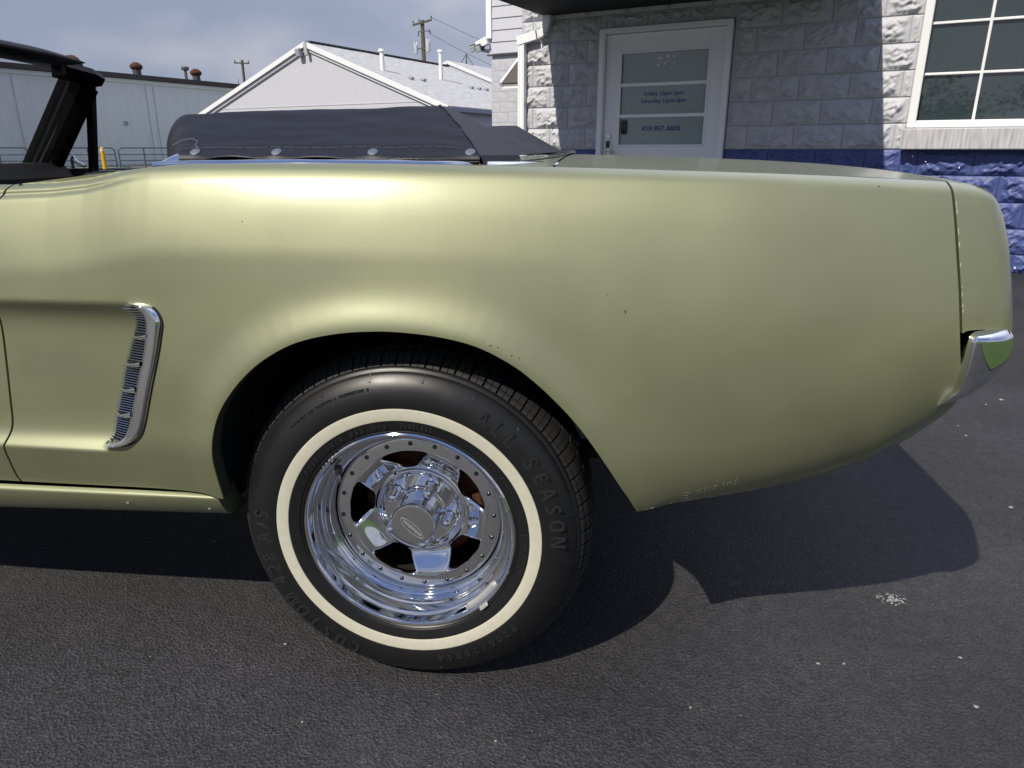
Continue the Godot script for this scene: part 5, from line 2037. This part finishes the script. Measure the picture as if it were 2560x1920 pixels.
func build_trees() -> void:
	# trees behind the camera: they show only as reflections in the windows and chrome
	rng.seed = 99
	var crown := MB.new()
	for c in 36:
		var cc := Vector3(rng.randfn(0, 1.3), 4.2 + rng.randfn(0, 1.3), rng.randfn(0, 1.3))
		for i in 80:
			var p := cc + Vector3(rng.randfn(0, 0.5), rng.randfn(0, 0.42), rng.randfn(0, 0.5))
			var b := Basis.from_euler(Vector3(rng.randf() * TAU, rng.randf() * TAU, rng.randf() * TAU))
			var s := rng.randf_range(0.10, 0.2)
			crown.poly([p + b * Vector3(-s, 0, 0), p + b * Vector3(0, s * 0.6, 0), p + b * Vector3(s, 0, 0), p + b * Vector3(0, -s * 0.6, 0)], b * Vector3(0, 0, 1))
	var cm := crown.mesh()
	var tr := MB.new()
	tr.tube([Vector3(0, 0, 0), Vector3(0.05, 1.6, 0), Vector3(0.0, 3.2, 0.05), Vector3(0.1, 5.0, 0)], [0.22, 0.17, 0.12, 0.03], 8)
	for k in 4:
		var a := k * 1.6
		tr.tube([Vector3(0, 2.2 + 0.3 * k, 0), Vector3(cos(a) * 0.8, 3.4 + 0.3 * k, sin(a) * 0.8), Vector3(cos(a) * 1.4, 4.4 + 0.3 * k, sin(a) * 1.4)], [0.09, 0.06, 0.02], 6)
	var tm := tr.mesh()
	for q in [[-26, 34, 1.0], [-19, 37, 1.15], [-13, 33, 0.9], [-7, 36, 1.1], [0, 38, 1.0], [8, 36, 1.2], [17, 34, 1.05], [-33, 38, 1.2], [26, 38, 1.1]]:
		var t := thing("tree", "leafy tree across the lawn, seen only as a reflection in glass and chrome", "tree", Transform3D(Basis(Vector3.UP, q[0] * 1.7).scaled(Vector3(1.15, 0.72, 1.15) * q[2]), Vector3(q[0], 0, q[1])), "trees across the lawn")
		obj("crown", cm, mats.leaf, t)
		obj("trunk", tm, mats.bark, t)


func sky_image() -> Image:
	var w := 1024
	var h := 512
	var f := noise(FastNoiseLite.TYPE_SIMPLEX_SMOOTH, 1.5, 15, 5)
	var f2 := noise(FastNoiseLite.TYPE_SIMPLEX_SMOOTH, 0.8, 6, 3)
	var im := Image.create(w, h, false, Image.FORMAT_RGBF)
	for j in h:
		var el := PI * (0.5 - (j + 0.5) / h)
		var y := sin(el)
		var base := Vector3(0.34, 0.382, 0.475).lerp(Vector3(0.14, 0.22, 0.46), clampf(y * 1.7, 0, 1))
		for i in w:
			if y < -0.02:
				im.set_pixel(i, j, Color(0.10, 0.10, 0.11))
				continue
			var az := TAU * ((i + 0.5) / w - 0.5)
			var d := Vector3(sin(az) * cos(el), y, -cos(az) * cos(el))
			# clouds lie on a layer: stretch them flat towards the horizon
			var p := Vector3(d.x, d.y * 2.6, d.z)
			var c := f.get_noise_3dv(p * 1.5) * 0.75 + f2.get_noise_3dv(p) * 0.55
			var cov := smoothstep(-0.32, 0.22, c)
			var thick := smoothstep(0.05, 0.55, c)
			var cloud := Vector3(0.50, 0.51, 0.59).lerp(Vector3(0.32, 0.35, 0.41), thick)
			cloud = cloud.lerp(Vector3(0.72, 0.73, 0.76), smoothstep(0.2, 0.6, y) * thick)
			var q := base.lerp(cloud, lerpf(cov * 0.94, thick, smoothstep(0.2, 0.6, y)))
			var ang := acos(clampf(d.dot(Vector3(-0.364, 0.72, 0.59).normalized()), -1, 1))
			q += Vector3(1.2, 1.22, 1.28) * exp(-pow(ang / 0.52, 2))  # glow added round the unseen sun to brighten shaded door, wall and car paint
			im.set_pixel(i, j, Color(q.x, q.y, q.z))
	return im


func _ready() -> void:
	# camera
	var cam := Camera3D.new()
	cam.name = "camera"
	add_child(cam)
	cam.position = Vector3(0, 0.983, 0)
	cam.rotation_degrees = Vector3(-18.2, 6.9, 0)
	cam.fov = rad_to_deg(2.0 * atan(384.0 / 713.0))
	cam.near = 0.05
	cam.far = 600
	cam.current = true
	# sky, sun, exposure
	var env := Environment.new()
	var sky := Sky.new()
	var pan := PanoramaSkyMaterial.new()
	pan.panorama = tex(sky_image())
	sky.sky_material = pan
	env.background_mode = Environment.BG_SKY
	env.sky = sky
	env.background_energy_multiplier = 1.0
	env.tonemap_mode = Environment.TONE_MAPPER_LINEAR
	env.tonemap_exposure = 1.0
	env.sdfgi_enabled = true
	env.ssao_enabled = true
	env.ssil_enabled = true
	var we := WorldEnvironment.new()
	we.name = "world"
	we.environment = env
	add_child(we)
	var sun := DirectionalLight3D.new()
	sun.name = "sun"
	sun.light_energy = 1.5
	sun.light_color = Color(1.0, 0.965, 0.90)
	sun.light_angular_distance = 0.5
	sun.shadow_enabled = true
	add_child(sun)
	sun.look_at_from_position(Vector3(-0.364, 0.720, 0.590) * 20.0, Vector3.ZERO)
	make_materials()
	build_ground()
	build_shop()
	build_wing()
	build_yard()
	build_trees()
	build_car()
